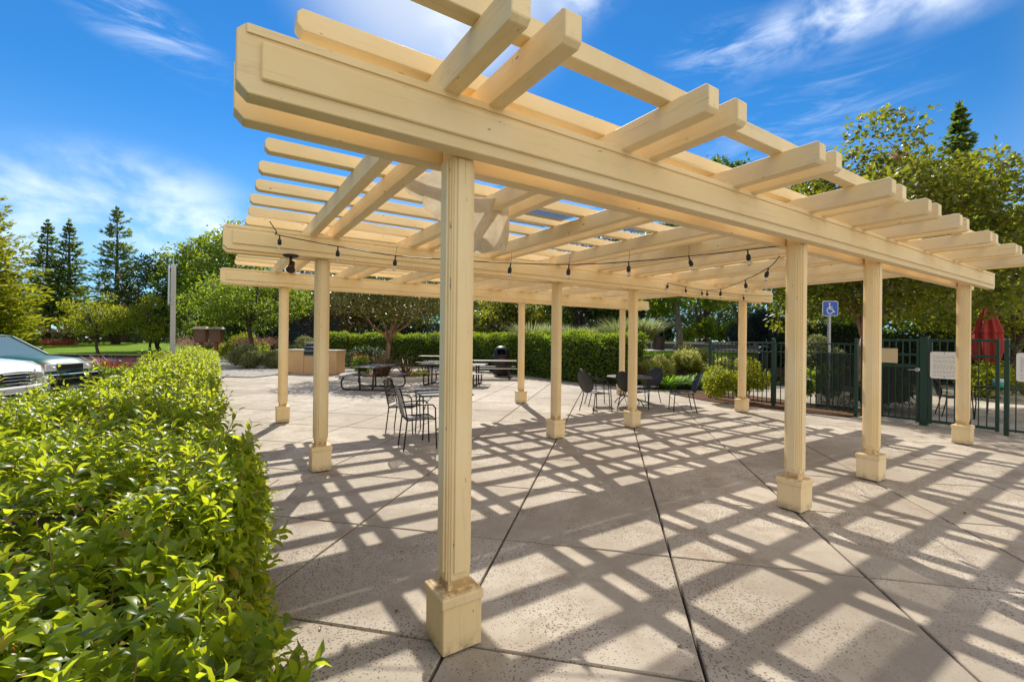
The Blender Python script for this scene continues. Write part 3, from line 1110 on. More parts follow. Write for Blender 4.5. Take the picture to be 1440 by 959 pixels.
def hedge_points(n, v0, v1, depth):
    """points on the top and both sides of the hedge, with outward direction (uv frame)"""
    v = rng.uniform(v0, v1, n)
    which = rng.random(n)
    f = hedge_face(v)
    HB = hback(v)
    bulge = 0.08 * np.sin(v * 2.3) + 0.06 * np.sin(v * 6.1 + 2)
    tz = hedge_top(v)
    s = rng.random(n)
    top_ = which < 0.54
    side = (which >= 0.54) & (which < 0.90)
    u = np.where(top_, HB + (f + bulge - HB) * s, np.where(side, f + bulge, HB - bulge))
    edge = np.minimum(np.abs(u - HB), np.abs(u - f - bulge))
    tz = tz - 0.03 * np.clip((f - u) / (f - HB), 0, 1)
    z = np.where(top_, tz - 0.10 * np.exp(-edge / 0.10), 0.02 + s ** 0.8 * (tz - 0.05))
    lump = 0.10 * np.sin(3.4 * u + 1.3) * np.sin(2.9 * v) + 0.04 * np.sin(11 * u) * np.sin(9.1 * v + 1)
    z = np.where(top_, z + lump, z)
    N = np.stack([np.where(top_, 0.0, np.where(side, 1.0, -1.0)), np.zeros(n), np.where(top_, 1.0, 0.30)], 1)
    N[top_, 0] += 0.9 * np.exp(-np.abs(u - f - bulge)[top_] / 0.10) - 0.9 * np.exp(-np.abs(u - HB)[top_] / 0.10)
    N = unit(N)
    P = np.stack([u, v, z], 1) - N * (rng.random(n) ** 1.3 * depth)[:, None]
    P[:, 2] = np.maximum(P[:, 2], 0.02)
    return P, N


def sprigs(P, A, length, k, L, W, detail):
    """shoots with k leaves in a spiral"""
    n = len(P)
    A = unit(A)
    ref = unit(np.cross(A, rand_dirs(n)))
    ref2 = np.cross(A, ref)
    geos = []
    ph0 = rng.uniform(0, 6.28, n)
    length = np.broadcast_to(length, (n,))
    for j in range(k):
        t = 0.15 + 0.85 * j / (k - 1)
        ph = ph0 + 2.4 * j + rng.normal(scale=0.25, size=n)
        rad = ref * np.cos(ph)[:, None] + ref2 * np.sin(ph)[:, None]
        tilt = np.clip(1.50 - 0.62 * t + rng.normal(scale=0.22, size=n), 0.15, 1.75)
        D = A * np.cos(tilt)[:, None] + rad * np.sin(tilt)[:, None]
        N = A * np.sin(tilt)[:, None] - rad * np.cos(tilt)[:, None] + rng.normal(scale=0.25, size=(n, 3))
        base = P + A * (length * t)[:, None] + rad * 0.004
        sz = (0.62 + 0.5 * math.sin(math.pi * min(1, t * 0.95))) * rng.uniform(0.75, 1.15, n)
        geos.append(leaf_geo(base, D, N, L * sz, W * sz, detail, 0.16))
    return geos


def to_world(V):
    X = A0.x + V[:, 0] * CU - V[:, 1] * SU
    Y = A0.y + V[:, 0] * SU + V[:, 1] * CU
    return np.stack([X, Y, V[:, 2]], 1)


hedge = empty('hedge', uv(-1.9, 6, 0), 0, 'long glossy bright green laurel hedge along the left edge of the patio', 'hedge')
hloc = np.array(hedge.location)
geos = []
for (v0, v1, n, length, L, W, det, kk) in ((-2.75, 1.2, 6600, 0.075, 0.060, 0.026, 1, 9), (1.2, 5.0, 5400, 0.085, 0.066, 0.029, 1, 8), (5.0, 18.2, 7600, 0.10, 0.080, 0.036, 0, 7)):
    P, N = hedge_points(n, v0, v1, 0.20)
    A = unit(N * 0.75 + np.array([0.15, 0.0, 0.55]) + rng.normal(scale=0.38, size=(n, 3)))
    geos += sprigs(P, A, length * rng.uniform(0.5, 1.5, n), kk, L, W, det)
# a few long shoots that break the outline
n = 420
P, N = hedge_points(n, 0.3, 13.0, 0.02)
A = unit(N * 0.6 + np.array([0, 0, 0.9]) + rng.normal(scale=0.3, size=(n, 3)))
long_len = rng.uniform(0.12, 0.34, n)
geos += sprigs(P, A, long_len, 9, 0.070, 0.028, 1)
twP = (P, P + A * long_len[:, None])
V, F = join_geo(*geos)
tag(np_mesh('leaves', to_world(V) - hloc, F, M['hedge_leaf'], hedge, smooth=True), kind='stuff')
P2, N2 = hedge_points(420, -2.7, 4.0, 0.10)
tw = MB()
for a, b in list(zip(*twP)) + [(P2[i] - N2[i] * 0.12, P2[i] + (N2[i] * 0.6 + np.array([0, 0, .6]) + rng.normal(scale=.35, size=3)) * 0.11) for i in range(420)]:
    a = to_world(a[None])[0] - hloc
    b = to_world(b[None])[0] - hloc
    tw.tube([a, (a + b) / 2 + rng.normal(scale=0.006, size=3), b], [0.0026, 0.0021, 0.0014], 5, False)
tag(tw.build('twigs', M['twig'], hedge), kind='stuff')
Pb, Nb = hedge_points(520, -2.7, 5.0, 0.06)
bd = MB()
for i in range(len(Pb)):
    c = to_world((Pb[i] + Nb[i] * 0.07)[None])[0] - hloc
    for q in range(3):
        cc = c + rng.normal(scale=0.005, size=3)
        bd.lathe([(0.001, -0.004), (0.0035, 0), (0.001, 0.005)], cc, 5)
tag(bd.build('buds', M['bud'], hedge), kind='stuff')
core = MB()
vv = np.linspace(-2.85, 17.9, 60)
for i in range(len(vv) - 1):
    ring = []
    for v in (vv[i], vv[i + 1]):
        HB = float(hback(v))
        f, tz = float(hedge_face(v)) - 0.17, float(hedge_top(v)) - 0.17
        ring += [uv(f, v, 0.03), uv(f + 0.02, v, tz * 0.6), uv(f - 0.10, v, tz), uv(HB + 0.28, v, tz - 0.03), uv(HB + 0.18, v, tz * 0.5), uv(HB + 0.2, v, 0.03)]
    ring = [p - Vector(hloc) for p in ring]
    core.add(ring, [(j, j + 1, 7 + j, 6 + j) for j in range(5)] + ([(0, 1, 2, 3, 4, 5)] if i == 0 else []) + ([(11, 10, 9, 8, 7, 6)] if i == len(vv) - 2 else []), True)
core.build('dark_core', M['hedge_core'], hedge)  # solid opaque core; the hedge's inner shade is put into its colour


# fallen leaves along the hedge foot and the fence bed
n = 150
lu = np.where(rng.random(n) < 0.6, -1.12 + np.abs(rng.normal(scale=0.45, size=n)), rng.uniform(-0.5, 9.5, n))
lv = np.where(rng.random(n) < 0.75, rng.uniform(-1.2, 7.5, n), rng.uniform(-2.5, 3.5, n))
P = to_world(np.stack([lu, lv, np.full(n, 0.006)], 1))
D = np.stack([rng.normal(size=n), rng.normal(size=n), rng.normal(scale=0.12, size=n)], 1)
V, F = leaf_geo(P, D, np.array([0, 0, 1.0]) + rng.normal(scale=0.18, size=(n, 3)), rng.uniform(0.025, 0.055, n), rng.uniform(0.012, 0.024, n), 1, 0.2)
V[:, 2] = np.maximum(V[:, 2], 0.002)
tag(np_mesh('fallen_leaves', V, F, LEAF['rust'], None, smooth=True), 'small dry leaves scattered on the paving', 'leaves', kind='stuff')


# ------------------------------------------------------------------ plants
def tree(name, label, x, y, height, crown, trunk_r, leaf, n, L, W, bark='bark_brown', lean=(0, 0), limbs=6, crown_z0=0.35, flat=0.8, clumps=26,
         group=None, seed=0, fork=None, blossoms=0, sparse=1.0, z=None, wob=0.12, ragged=0.0):
    """crown = (rx, ry): uneven crown of many leaf clumps set at the ends of limbs"""
    global rng
    keep = rng
    rng = np.random.default_rng(1000 + seed)
    gz = float(ground_z(x, y)) if z is None else z
    root = empty(name, (x, y, gz - 0.05), 0, label, 'tree', group)
    tb = MB()
    top = np.array([lean[0], lean[1], height * 0.72])
    fh = fork or height * crown_z0 * 0.95
    base_pts, base_r = [], []
    for i in range(7):
        t = i / 6
        base_pts.append(np.array([lean[0] * t * 0.4 + wob * math.sin(3 * t + seed), lean[1] * t * 0.4 + wob * math.cos(2.3 * t + seed) - wob * math.cos(seed), fh * t]))
        base_r.append(trunk_r * (1.25 - 0.55 * t) if i else trunk_r * 1.5)
    base_pts[0][:2] = 0
    tb.tube(base_pts, base_r, 10)
    # crown clumps
    cz0 = height * crown_z0
    cen, rad = [], []
    for i in range(clumps):
        d = rand_dirs(1)[0]
        rr = rng.uniform(0.35, 1.0) ** 0.6
        zc = (cz0 + height) / 2
        hz = (height - cz0) / 2
        taper = 1.0
        p = np.array([d[0] * crown[0] * rr * taper, d[1] * crown[1] * rr * taper, zc + d[2] * hz * rr * 0.92])
        if ragged:
            p += rng.normal(scale=ragged, size=3) * np.array([1, 1, 0.8])
        p[:2] += np.array(lean) * 0.8
        cen.append(p)
        rad.append(min(crown) * rng.uniform(0.20, 0.42))
    f0 = base_pts[-1]
    order = np.argsort([-c[2] for c in cen])
    starts = []
    for i in range(limbs):
        a = 2 * math.pi * i / limbs + rng.uniform(-0.4, 0.4)
        e = np.array([math.cos(a) * crown[0] * 0.45 + lean[0] * 0.6, math.sin(a) * crown[1] * 0.45 + lean[1] * 0.6, fh + (height - fh) * rng.uniform(0.35, 0.7)])
        mid = f0 * 0.5 + e * 0.5 + np.array([0, 0, 0.12 * height * rng.uniform(-0.2, 0.5)]) + rng.normal(scale=0.06 * min(crown), size=3)
        tb.tube([f0 - np.array([0, 0, trunk_r]), f0 * 0.75 + mid * 0.25 + np.array([0, 0, 0.03 * height]), mid, e], [trunk_r * 0.62, trunk_r * 0.5, trunk_r * 0.36, trunk_r * 0.2], 7)
        starts += [mid, e]
    tb.tube([f0, (f0 + top) / 2 + rng.normal(scale=0.08, size=3), top], [trunk_r * 0.7, trunk_r * 0.4, trunk_r * 0.12], 7)
    starts.append((f0 + top) / 2)
    starts.append(top)
    st = np.array(starts)
    for c in cen:
        k = np.argmin(np.linalg.norm(st - c, axis=1))
        mid = (st[k] + c) / 2 + rng.normal(scale=0.05 * min(crown), size=3)
        tb.tube([st[k], mid, c], [trunk_r * 0.2, trunk_r * 0.13, trunk_r * 0.05], 5, False)
    tb.build('trunk', M[bark], root)
    g = [clump_leaves(cen, rad, int(n * 0.93), L, W, flat)]
    # loose leaves and twigs outside the clumps
    g.append(clump_leaves(cen, np.array(rad) * 1.35, n - int(n * 0.93), L, W, flat))
    V, F = join_geo(*g)
    np_mesh('crown', V, F, LEAF[leaf], root)
    if blossoms:
        sel = rng.choice(len(cen), 9)
        cb = np.array([cen[i] + unit(rng.normal(size=3)) * rad[i] for i in sel])
        V, F = clump_leaves(cb, np.full(len(cb), 0.16), blossoms, 0.09, 0.07)
        np_mesh('blossom', V, F, LEAF['pink'], root)
    rng = keep
    return root


def conifer(name, label, x, y, height, rad, leaf, n_lev, seed, trunk_r, z0=0.12, L=0.55, W=0.16, gap=0.0, droop=-0.1, per=9, dense=10, group=None, bark='bark_dark', z=None, power=0.9):
    global rng
    keep = rng
    rng = np.random.default_rng(2000 + seed)
    gz = float(ground_z(x, y)) if z is None else z
    root = empty(name, (x, y, gz - 0.05), 0, label, 'tree', group)
    tb = MB()
    tb.tube([(0, 0, 0), (0.05, 0, height * 0.3), (0, 0.05, height * 0.65), (0, 0, height * 0.985)], [trunk_r * 1.3, trunk_r * 0.85, trunk_r * 0.38, 0.02], 9)
    Ps, Ds, Ls = [], [], []
    for i in range(n_lev):
        t = (i + rng.uniform(-0.3, 0.3)) / n_lev
        t = min(max(t, 0.0), 0.99)
        z = height * (z0 + (1 - z0) * t)
        r_ = rad * ((1 - t) ** power * (0.75 + 0.25 * math.sin(i * 2.1 + seed)) + 0.03)
        if t < 0.15:
            r_ *= 0.6 + 0.4 * t / 0.15
        for b in range(per):
            if rng.random() < gap:
                continue
            a = 2 * math.pi * (b + rng.uniform(-0.35, 0.35)) / per + i * 1.7
            lb = r_ * rng.uniform(0.65, 1.15)
            up = droop + 0.55 * t * t
            p0 = np.array([0, 0, z])
            p1 = np.array([math.cos(a) * lb, math.sin(a) * lb, z + up * lb + 0.08 * lb])
            md = (p0 + p1) / 2 + np.array([0, 0, -0.06 * lb])
            tb.tube([p0, md, p1], [trunk_r * 0.13 * (1.1 - t), trunk_r * 0.09 * (1.1 - t), 0.012], 4, False)
            k = max(4, int(2.5 * dense * (lb / rad + 0.25)))
            s = rng.uniform(0.15, 1.05, k) ** 0.8
            q = np.where((s < 0.5)[:, None], p0 + (md - p0) * (s * 2)[:, None], md + (p1 - md) * (s * 2 - 1)[:, None])
            side = np.array([-math.sin(a), math.cos(a), 0])
            sp = rng.normal(scale=0.20 * lb * 0.5 + 0.08, size=k) * (1.15 - s * 0.75)
            q = q + side * sp[:, None] + np.array([0, 0, 1]) * rng.normal(scale=0.05 * lb + 0.03, size=k)[:, None]
            Ps.append(q)
            out = np.array([math.cos(a), math.sin(a), 0.25])
            Ls.append(np.full(k, 0.35 + 0.65 * (1 - t)))
            Ds.append(out + side * (np.sign(sp) * 0.5)[:, None] + rng.normal(scale=0.35, size=(k, 3)))
    tb.build('trunk', M[bark], root)
    k = 60
    zt_ = rng.uniform(0.90, 1.01, k)
    aa = rng.uniform(0, 6.28, k)
    Ps.append(np.stack([np.cos(aa), np.sin(aa), np.zeros(k)], 1) * (0.35 * rad * (1.02 - zt_))[:, None] + np.array([0, 0, 1]) * (zt_ * height)[:, None])
    Ds.append(np.stack([np.cos(aa), np.sin(aa), np.full(k, 1.3)], 1))
    Ls.append(np.full(k, 0.45))
    P, D = np.concatenate(Ps), np.concatenate(Ds)
    n = len(P)
    N = np.array([0, 0, 1.0]) + rng.normal(scale=0.45, size=(n, 3))
    L = L * np.concatenate(Ls)
    V, F = leaf_geo(P, D, N, L * rng.uniform(0.6, 1.3, n), W * rng.uniform(0.7, 1.3, n))
    np_mesh('crown', V, F, LEAF[leaf], root)
    rng = keep
    return root


def bush(name, label, cat, x, y, r3, leaf, n, L, W, seed=0, lumps=14, group=None, z=None, fine=False):
    """one shrub: a mound of uneven lumps down to the ground"""
    global rng
    keep = rng
    rng = np.random.default_rng(3000 + seed)
    gz = float(ground_z(x, y)) if z is None else z
    cen, rad = [], []
    for i in range(lumps):
        d = rand_dirs(1)[0]
        d[2] = abs(d[2]) * 0.85
        rr = rng.uniform(0.3, 0.78)
        cen.append([d[0] * r3[0] * rr, d[1] * r3[1] * rr, r3[2] * (0.28 + 0.62 * d[2] * rr / 0.78)])
        rad.append(min(r3) * rng.uniform(0.26, 0.46))
    if fine:
        n, W = int(n * 2.4), W * 1.25
    V, F = clump_leaves(cen, rad, int(n * 1.5), L, W, 0.9, 1.0 if fine else 0.6, 0.1)
    V[:, 2] = np.maximum(V[:, 2], 0.0)
    o = np_mesh(name, V, F, LEAF[leaf], None, loc=(x, y, gz))
    rng = keep
    return tag(o, label, cat, group)


def tussock(name, label, cat, x, y, n, L, W, leaf, spread, up=1.0, droop=0.8, seed=0, group=None, z=None, base=0.12, plume=None):
    """clump of blades or grass"""
    global rng
    keep = rng
    rng = np.random.default_rng(4000 + seed)
    gz = float(ground_z(x, y)) if z is None else z
    a = rng.uniform(0, 2 * math.pi, n)
    rr = rng.random(n) ** 0.5
    P = np.stack([np.cos(a) * rr * base, np.sin(a) * rr * base, np.zeros(n)], 1)
    D = np.stack([np.cos(a) * spread * rng.random(n), np.sin(a) * spread * rng.random(n), np.full(n, up)], 1)
    V, F = blades_geo(P, D, L * rng.uniform(0.55, 1.15, n), W, droop)
    if plume:
        root = empty(name, (x, y, gz), 0, label, cat, group)
        np_mesh('blades', V, F, LEAF[leaf], root)
        k = n // 2
        tips = P[:k] + unit(D[:k]) * (L * 1.12)
        tips = tips + rng.normal(scale=0.12 * L, size=tips.shape) * np.array([1, 1, 0.7])
        Pp = np.repeat(tips, 5, 0) + rng.normal(scale=0.035, size=(k * 5, 3)) * np.array([1, 1, 2.5])
        Vp, Fp = leaf_geo(Pp, np.repeat(D[:k], 5, 0) + rng.normal(scale=0.5, size=(k * 5, 3)), rand_dirs(k * 5), 0.14, 0.035)
        np_mesh('plumes', Vp, Fp, LEAF[plume], root)
        rng = keep
        return root
    o = np_mesh(name, V, F, LEAF[leaf], None, loc=(x, y, gz))
    rng = keep
    return tag(o, label, cat, group)


# ------------------------------------------------------------------ hedge round the back of the patio
def path_hedge(name, label, pts, top, width, n, L, W, leaf, seed, thick_core=True, face_to=None):
    global rng
    keep = rng
    rng = np.random.default_rng(5000 + seed)
    pts = np.array(pts, float)
    segl = np.linalg.norm(np.diff(pts, axis=0), axis=1)
    cum = np.concatenate([[0], np.cumsum(segl)])

    def at(s):
        x = np.interp(s, cum, pts[:, 0])
        y = np.interp(s, cum, pts[:, 1])
        k = np.clip(np.searchsorted(cum, s) - 1, 0, len(segl) - 1)
        d = (pts[k + 1] - pts[k]) / segl[k][:, None]
        return x, y, np.stack([-d[:, 1], d[:, 0]], 1)
    root = empty(name, (pts[0, 0], pts[0, 1], 0), 0, label, 'hedge')
    o0 = np.array([pts[0, 0], pts[0, 1], 0.0])
    s = rng.uniform(0, cum[-1], n)
    x, y, nl = at(s)
    kind = rng.random(n)
    zt = top + 0.06 * np.sin(s * 2.3) + 0.05 * np.sin(s * 5.1 + seed) + 0.03 * np.sin(s * 11)
    lat = np.where(kind < 0.35, rng.uniform(-0.02, width, n), np.where(kind < 0.9, 0.0, width))
    z = np.where(kind < 0.35, zt, rng.random(n) ** 0.9 * zt)
    dep = rng.random(n) * 0.22
    z = np.where(kind < 0.35, z - dep + 0.07, z)
    lat = np.where(kind < 0.35, lat, lat + np.where(kind < 0.9, dep - 0.06, -dep) + 0.05 * np.sin(s * 3 + z * 4))
    P = np.stack([x + nl[:, 0] * lat, y + nl[:, 1] * lat, z + ground_z(x, y)], 1)
    out = np.stack([-nl[:, 0], -nl[:, 1], np.zeros(n)], 1)
    out[kind >= 0.9] *= -1
    out[kind < 0.35] = [0, 0, 1]
    D = unit(out * 0.6 + rand_dirs(n) + np.array([0, 0, 0.35]))
    N = unit(out * 0.8 + rand_dirs(n) * 0.7 + np.array([0, 0, 0.4]))
    V, F = leaf_geo(P - o0, D, N, L * rng.uniform(0.6, 1.2, n), W * rng.uniform(0.7, 1.2, n))
    np_mesh('leaves', V, F, LEAF[leaf], root)
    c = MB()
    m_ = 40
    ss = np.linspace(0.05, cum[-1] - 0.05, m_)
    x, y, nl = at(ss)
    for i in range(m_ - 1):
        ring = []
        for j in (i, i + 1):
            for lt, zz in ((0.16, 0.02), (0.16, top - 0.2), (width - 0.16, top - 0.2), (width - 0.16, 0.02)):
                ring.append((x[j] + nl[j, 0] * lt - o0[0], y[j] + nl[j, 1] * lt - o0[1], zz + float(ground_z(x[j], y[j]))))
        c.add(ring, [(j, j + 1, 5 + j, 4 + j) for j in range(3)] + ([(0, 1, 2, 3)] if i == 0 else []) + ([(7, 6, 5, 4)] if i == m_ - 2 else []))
    c.build('dark_core', M['hedge_core'], root)  # solid dark filler, coloured as the shade deep among the leaves
    rng = keep
    return root


path_hedge('hedge', 'clipped dark green hedge curving round the back of the patio behind the picnic tables',
           [(5.0, 16.9), (4.1, 16.6), (3.3, 16.9), (2.3, 17.6), (1.4, 19.1), (0.5, 20.6), (-0.8, 22.6), (-2.6, 25.0), (-5.0, 26.3), (-7.4, 26.0), (-10.5, 24.9)][::-1],
           1.80, 1.1, 30000, 0.125, 0.065, 'bright', 1)


# ------------------------------------------------------------------ right planting bed
bush('rounded_shrub', 'rounded olive green shrub in the planting bed left of the strappy leaves', 'shrub', 5.0, 16.9, (1.0, 0.9, 1.35), 'sunny', 2600, 0.11, 0.03, 1, fine=True)
bush('rounded_shrub', 'ball shaped pale green shrub with a dark hollow in the planting bed', 'shrub', 6.75, 17.9, (0.85, 0.8, 1.45), 'sunny', 2600, 0.10, 0.03, 2, fine=True)
bush('dark_shrub', 'dark reddish shrub at the end of the clipped hedge', 'shrub', 4.35, 15.9, (0.5, 0.45, 0.85), 'rust', 1300, 0.10, 0.04, 3)
for i, (x, y, s) in enumerate([(5.3, 15.5, 1.15), (5.85, 15.65, 1.2), (6.4, 15.95, 1.15), (6.95, 16.5, 1.2), (7.5, 16.9, 1.1)]):
    lab = ['strappy green lily clump nearest the hedge end', 'strappy green lily clump second from the hedge end', 'strappy green lily clump in the middle of the lily row',
           'strappy green lily clump below the ball shaped shrub', 'strappy green lily clump at the right end of the lily row'][i]
    tussock('lily_clump', lab, 'plant', x, y, 300, 0.85 * s, 0.038, 'strap', 0.9, droop=1.0, seed=i, group='strappy lilies in the planting bed', base=0.25)
bush('rounded_shrub', 'low yellow green shrub right of the lily row beside the far post', 'shrub', 8.2, 17.3, (1.0, 0.9, 1.25), 'sunny', 2400, 0.11, 0.03, 4, fine=True)
bush('leafy_shrub', 'pale sunlit shrub between the ball shaped shrub and the low yellow green one', 'shrub', 7.6, 18.9, (0.9, 0.8, 1.1), 'sunny', 1800, 0.12, 0.035, 71, fine=True)
bush('leafy_shrub', 'small sunlit shrub at the corner of the bed nearest the round table', 'shrub', 4.75, 15.5, (0.45, 0.4, 0.6), 'sunny', 900, 0.10, 0.03, 72, fine=True)
bush('leafy_shrub', 'loose light green shrub beside the fence end behind the far right post', 'shrub', 6.0, 11.9, (0.92, 0.75, 1.3), 'yellow', 4200, 0.085, 0.032, 5)
bush('dark_shrub', 'dark blue green mounded pine on the slope before the road', 'shrub', 11.6, 21.4, (1.35, 1.2, 2.35), 'blue', 5200, 0.17, 0.03, 6, fine=True)
for i, (x, y, h) in enumerate([(0.9, 21.6, 1.25), (1.75, 21.0, 1.15), (2.9, 20.2, 1.0), (3.6, 19.6, 0.95), (4.6, 19.0, 1.1), (5.4, 18.8, 0.95)]):
    lab = ['tall feathery grass behind the hedge, leftmost of its row', 'tall feathery grass behind the hedge, second from the left', 'feathery grass behind the hedge, third from the left',
           'feathery grass behind the hedge, third from the right', 'feathery grass behind the hedge, second from the right', 'feathery grass behind the hedge, rightmost of its row'][i]
    tussock('feathery_grass', lab, 'grass', x, y, 620, h * 1.25, 0.042, 'feather', 0.75, droop=0.45, seed=20 + i, group='feathery grasses behind the hedge', base=0.45, z=float(ground_z(x, y)) + 1.25)

# trees in the middle and right distance
tree('shade_tree', 'broad green tree with a straight grey trunk by the road', 8.75, 24.2, 6.6, (3.7, 2.1), 0.16, 'bright', 7000, 0.30, 0.17, 'bark_grey', limbs=7, crown_z0=0.27, clumps=42, seed=1, fork=2.4, ragged=0.3)
tree('crape_myrtle', 'tall crape myrtle with reddish forked trunk and pink blossom behind the pool fence', 10.3, 13.6, 7.4, (3.2, 2.8), 0.15, 'olive', 30000, 0.16, 0.115, 'bark_red', lean=(1.0, 0.2), limbs=8, crown_z0=0.30, clumps=70, seed=2, fork=1.9, blossoms=420, ragged=0.45)
tree('pool_tree', 'leafy yellow green tree beyond the pool at the right edge', 18.4, 16.5, 8.4, (3.6, 3.4), 0.15, 'yellow', 11000, 0.20, 0.11, 'bark_brown', limbs=7, crown_z0=0.14, clumps=50, seed=3, ragged=0.3, z=0.0)
tree('pool_tree', 'dense green tree behind the red umbrella', 15.6, 20.5, 7.0, (3.8, 3.0), 0.15, 'bright', 9000, 0.20, 0.12, 'bark_brown', limbs=6, crown_z0=0.14, clumps=44, seed=4, ragged=0.3)
conifer('pine_tree', 'dark pointed pine rising above the crape myrtle', 44.0, 45.0, 23.5, 4.6, 'conifer', 34, 5, 0.4, 0.05, 1.3, 0.34, 0.0, -0.05, 10, 13)
tree('shade_tree', 'dark leafy tree across the road behind the teal sign', 8.2, 38.0, 9.5, (5.2, 4.2), 0.25, 'dark', 7000, 0.42, 0.26, 'bark_dark', crown_z0=0.16, clumps=40, seed=6)
tree('shade_tree', 'dark leafy tree across the road behind the clipped mound', 16.4, 38.5, 16.5, (4.6, 4.2), 0.28, 'green', 11000, 0.42, 0.26, 'bark_dark', crown_z0=0.14, clumps=40, seed=7)
tree('shade_tree', 'dark leafy tree across the road above the dark mounded pine', 26.5, 37.0, 10.0, (5.6, 4.6), 0.25, 'green', 7000, 0.42, 0.26, 'bark_dark', crown_z0=0.12, clumps=40, seed=8)
tree('shade_tree', 'dark leafy tree far right across the road beyond the pool', 36.0, 33.0, 11.0, (6.2, 5.2), 0.28, 'green', 7000, 0.42, 0.26, 'bark_dark', crown_z0=0.08, clumps=40, seed=9)
bush('clipped_mound', 'long clipped yellow green mound across the road', 'shrub', 15.7, 35.8, (3.3, 1.2, 2.3), 'bright', 4200, 0.22, 0.11, 10, 22)
bush('dark_shrub', 'low dark shrub across the road left of the clipped mound', 'shrub', 11.7, 35.8, (1.5, 1.0, 1.7), 'dark', 2200, 0.22, 0.12, 11)
bush('leafy_shrub', 'sunlit pale shrub behind the fence below the wheelchair sign', 'shrub', 11.4, 17.0, (1.2, 0.9, 2.0), 'sage', 2600, 0.13, 0.035, 12, fine=True, z=0)
bush('leafy_shrub', 'green shrub with red stems just inside the pool fence', 'shrub', 7.95, 11.9, (0.75, 0.65, 1.25), 'bright', 2000, 0.11, 0.05, 13)
bush('dark_shrub', 'dark shrub inside the pool fence behind the mesh panel', 'shrub', 9.1, 11.2, (0.65, 0.6, 1.15), 'dark', 2000, 0.11, 0.05, 14)
bush('leafy_shrub', 'yellow leaved shrub under the red umbrella', 'shrub', 14.2, 13.6, (0.9, 0.8, 1.3), 'yellow', 2000, 0.13, 0.06, 15, z=0)
bush('leafy_shrub', 'yellow green shrub at the right edge of the pool deck', 'shrub', 17.4, 13.6, (1.3, 1.0, 1.7), 'yellow', 2600, 0.14, 0.07, 16, z=0)
path_hedge('hedge', 'tall dark hedge closing the far side of the pool', [(11.0, 19.2), (24.0, 16.6)], 1.9, 0.9, 9000, 0.17, 0.09, 'dark', 2)

# tree in the round bed on the patio, flax, flowers
tree('strawberry_tree', 'spreading tree with smooth reddish trunk in the round patio bed', -5.35, 19.2, 4.7, (3.3, 2.7), 0.115, 'madrone', 10500, 0.17, 0.075, 'bark_red', lean=(0.25, 0), limbs=5, crown_z0=0.54, clumps=44, seed=11, fork=1.55, wob=0.06, flat=0.7)
kb = MB()
pr = [(1.95, 0.0), (1.97, 0.13), (1.93, 0.16), (1.76, 0.16), (1.72, 0.10)]
vs, fs = [], []
nseg = 48
for i in range(nseg):
    a = 2 * math.pi * i / nseg
    for r_, z in pr:
        vs.append((r_ * math.cos(a) * 1.15, r_ * math.sin(a), z))
for i in range(nseg):
    for j in range(4):
        fs.append((i * 5 + j, ((i + 1) % nseg) * 5 + j, ((i + 1) % nseg) * 5 + j + 1, i * 5 + j + 1))
kb.add(vs, fs, True)
ring = empty('round_bed', (-4.75, 18.8, 0), 0, 'round raised bed with low concrete kerb around the reddish tree', 'flower bed')
kb.build('kerb', M['pale_concrete'], ring)
MB().lathe([(1.98, 0.09), (1.2, 0.12), (0.01, 0.15)], n=36).build('soil', M['mulch'], ring)
tussock('flax_plant', 'bronze flax with sword leaves at the foot of the reddish tree', 'plant', -5.1, 18.0, 90, 1.3, 0.06, 'flax', 1.1, droop=0.25, seed=40, base=0.2, z=0.12)
tussock('flax_plant', 'smaller bronze flax right of the reddish trunk', 'plant', -4.3, 18.7, 50, 0.95, 0.055, 'flax', 1.2, droop=0.3, seed=41, base=0.2, z=0.12)
bush('flowering_shrub', 'small green shrub with red flowers at the left of the round bed', 'shrub', -6.1, 18.4, (0.55, 0.5, 0.85), 'bright', 1400, 0.10, 0.045, 42, z=0.1)
V, F = clump_leaves([(-0.1, -.2, .85), (.15, -.25, .8), (0.3, 0, .75), (-.3, -.1, .7)], [.09, .07, .07, .06], 60, 0.06, 0.05)
o = np_mesh('red_flowers', V, F, LEAF['flower_red'], None, loc=(-6.1, 18.4, 0.12))
tag(o, 'cluster of red blooms on the small shrub in the round bed', 'flowers')
bush('yellow_groundcover', 'low bright yellow cushion plant at the right of the round bed', 'plant', -3.6, 18.0, (0.62, 0.5, 0.30), 'flower_yellow', 1500, 0.06, 0.03, 43, z=0.11)
bush('clipped_ball', 'round clipped dark green bush behind the round bed', 'shrub', -7.2, 22.6, (1.35, 1.0, 1.45), 'dark', 5200, 0.09, 0.05, 44, 24)

# shrubs left of the barbecue
bush('rosemary_bush', 'low grey green rosemary bush at the gravel edge', 'shrub', -13.9, 23.2, (1.35, 1.0, 1.25), 'sage', 3600, 0.13, 0.028, 50, fine=True)
bush('rosemary_bush', 'second grey green rosemary bush nearer the barbecue', 'shrub', -12.0, 23.6, (1.1, 0.95, 0.95), 'sage', 3200, 0.13, 0.028, 51, fine=True)
bush('rosemary_bush', 'taller grey green rosemary bush behind the far left post', 'shrub', -11.6, 26.2, (1.6, 1.1, 1.7), 'sage', 3600, 0.14, 0.03, 52, fine=True)
tussock('pink_grass', 'pink plumed fountain grass below the spreading green tree', 'grass', -15.4, 27.8, 420, 1.25, 0.02, 'straw', 0.9, droop=0.9, seed=53, plume='pink_grass', base=0.7)
tussock('pink_grass', 'pink plumed fountain grass left of the wooden boxes', 'grass', -20.9, 30.5, 300, 1.15, 0.02, 'straw', 0.9, droop=0.9, seed=54, plume='pink_grass', base=0.9)
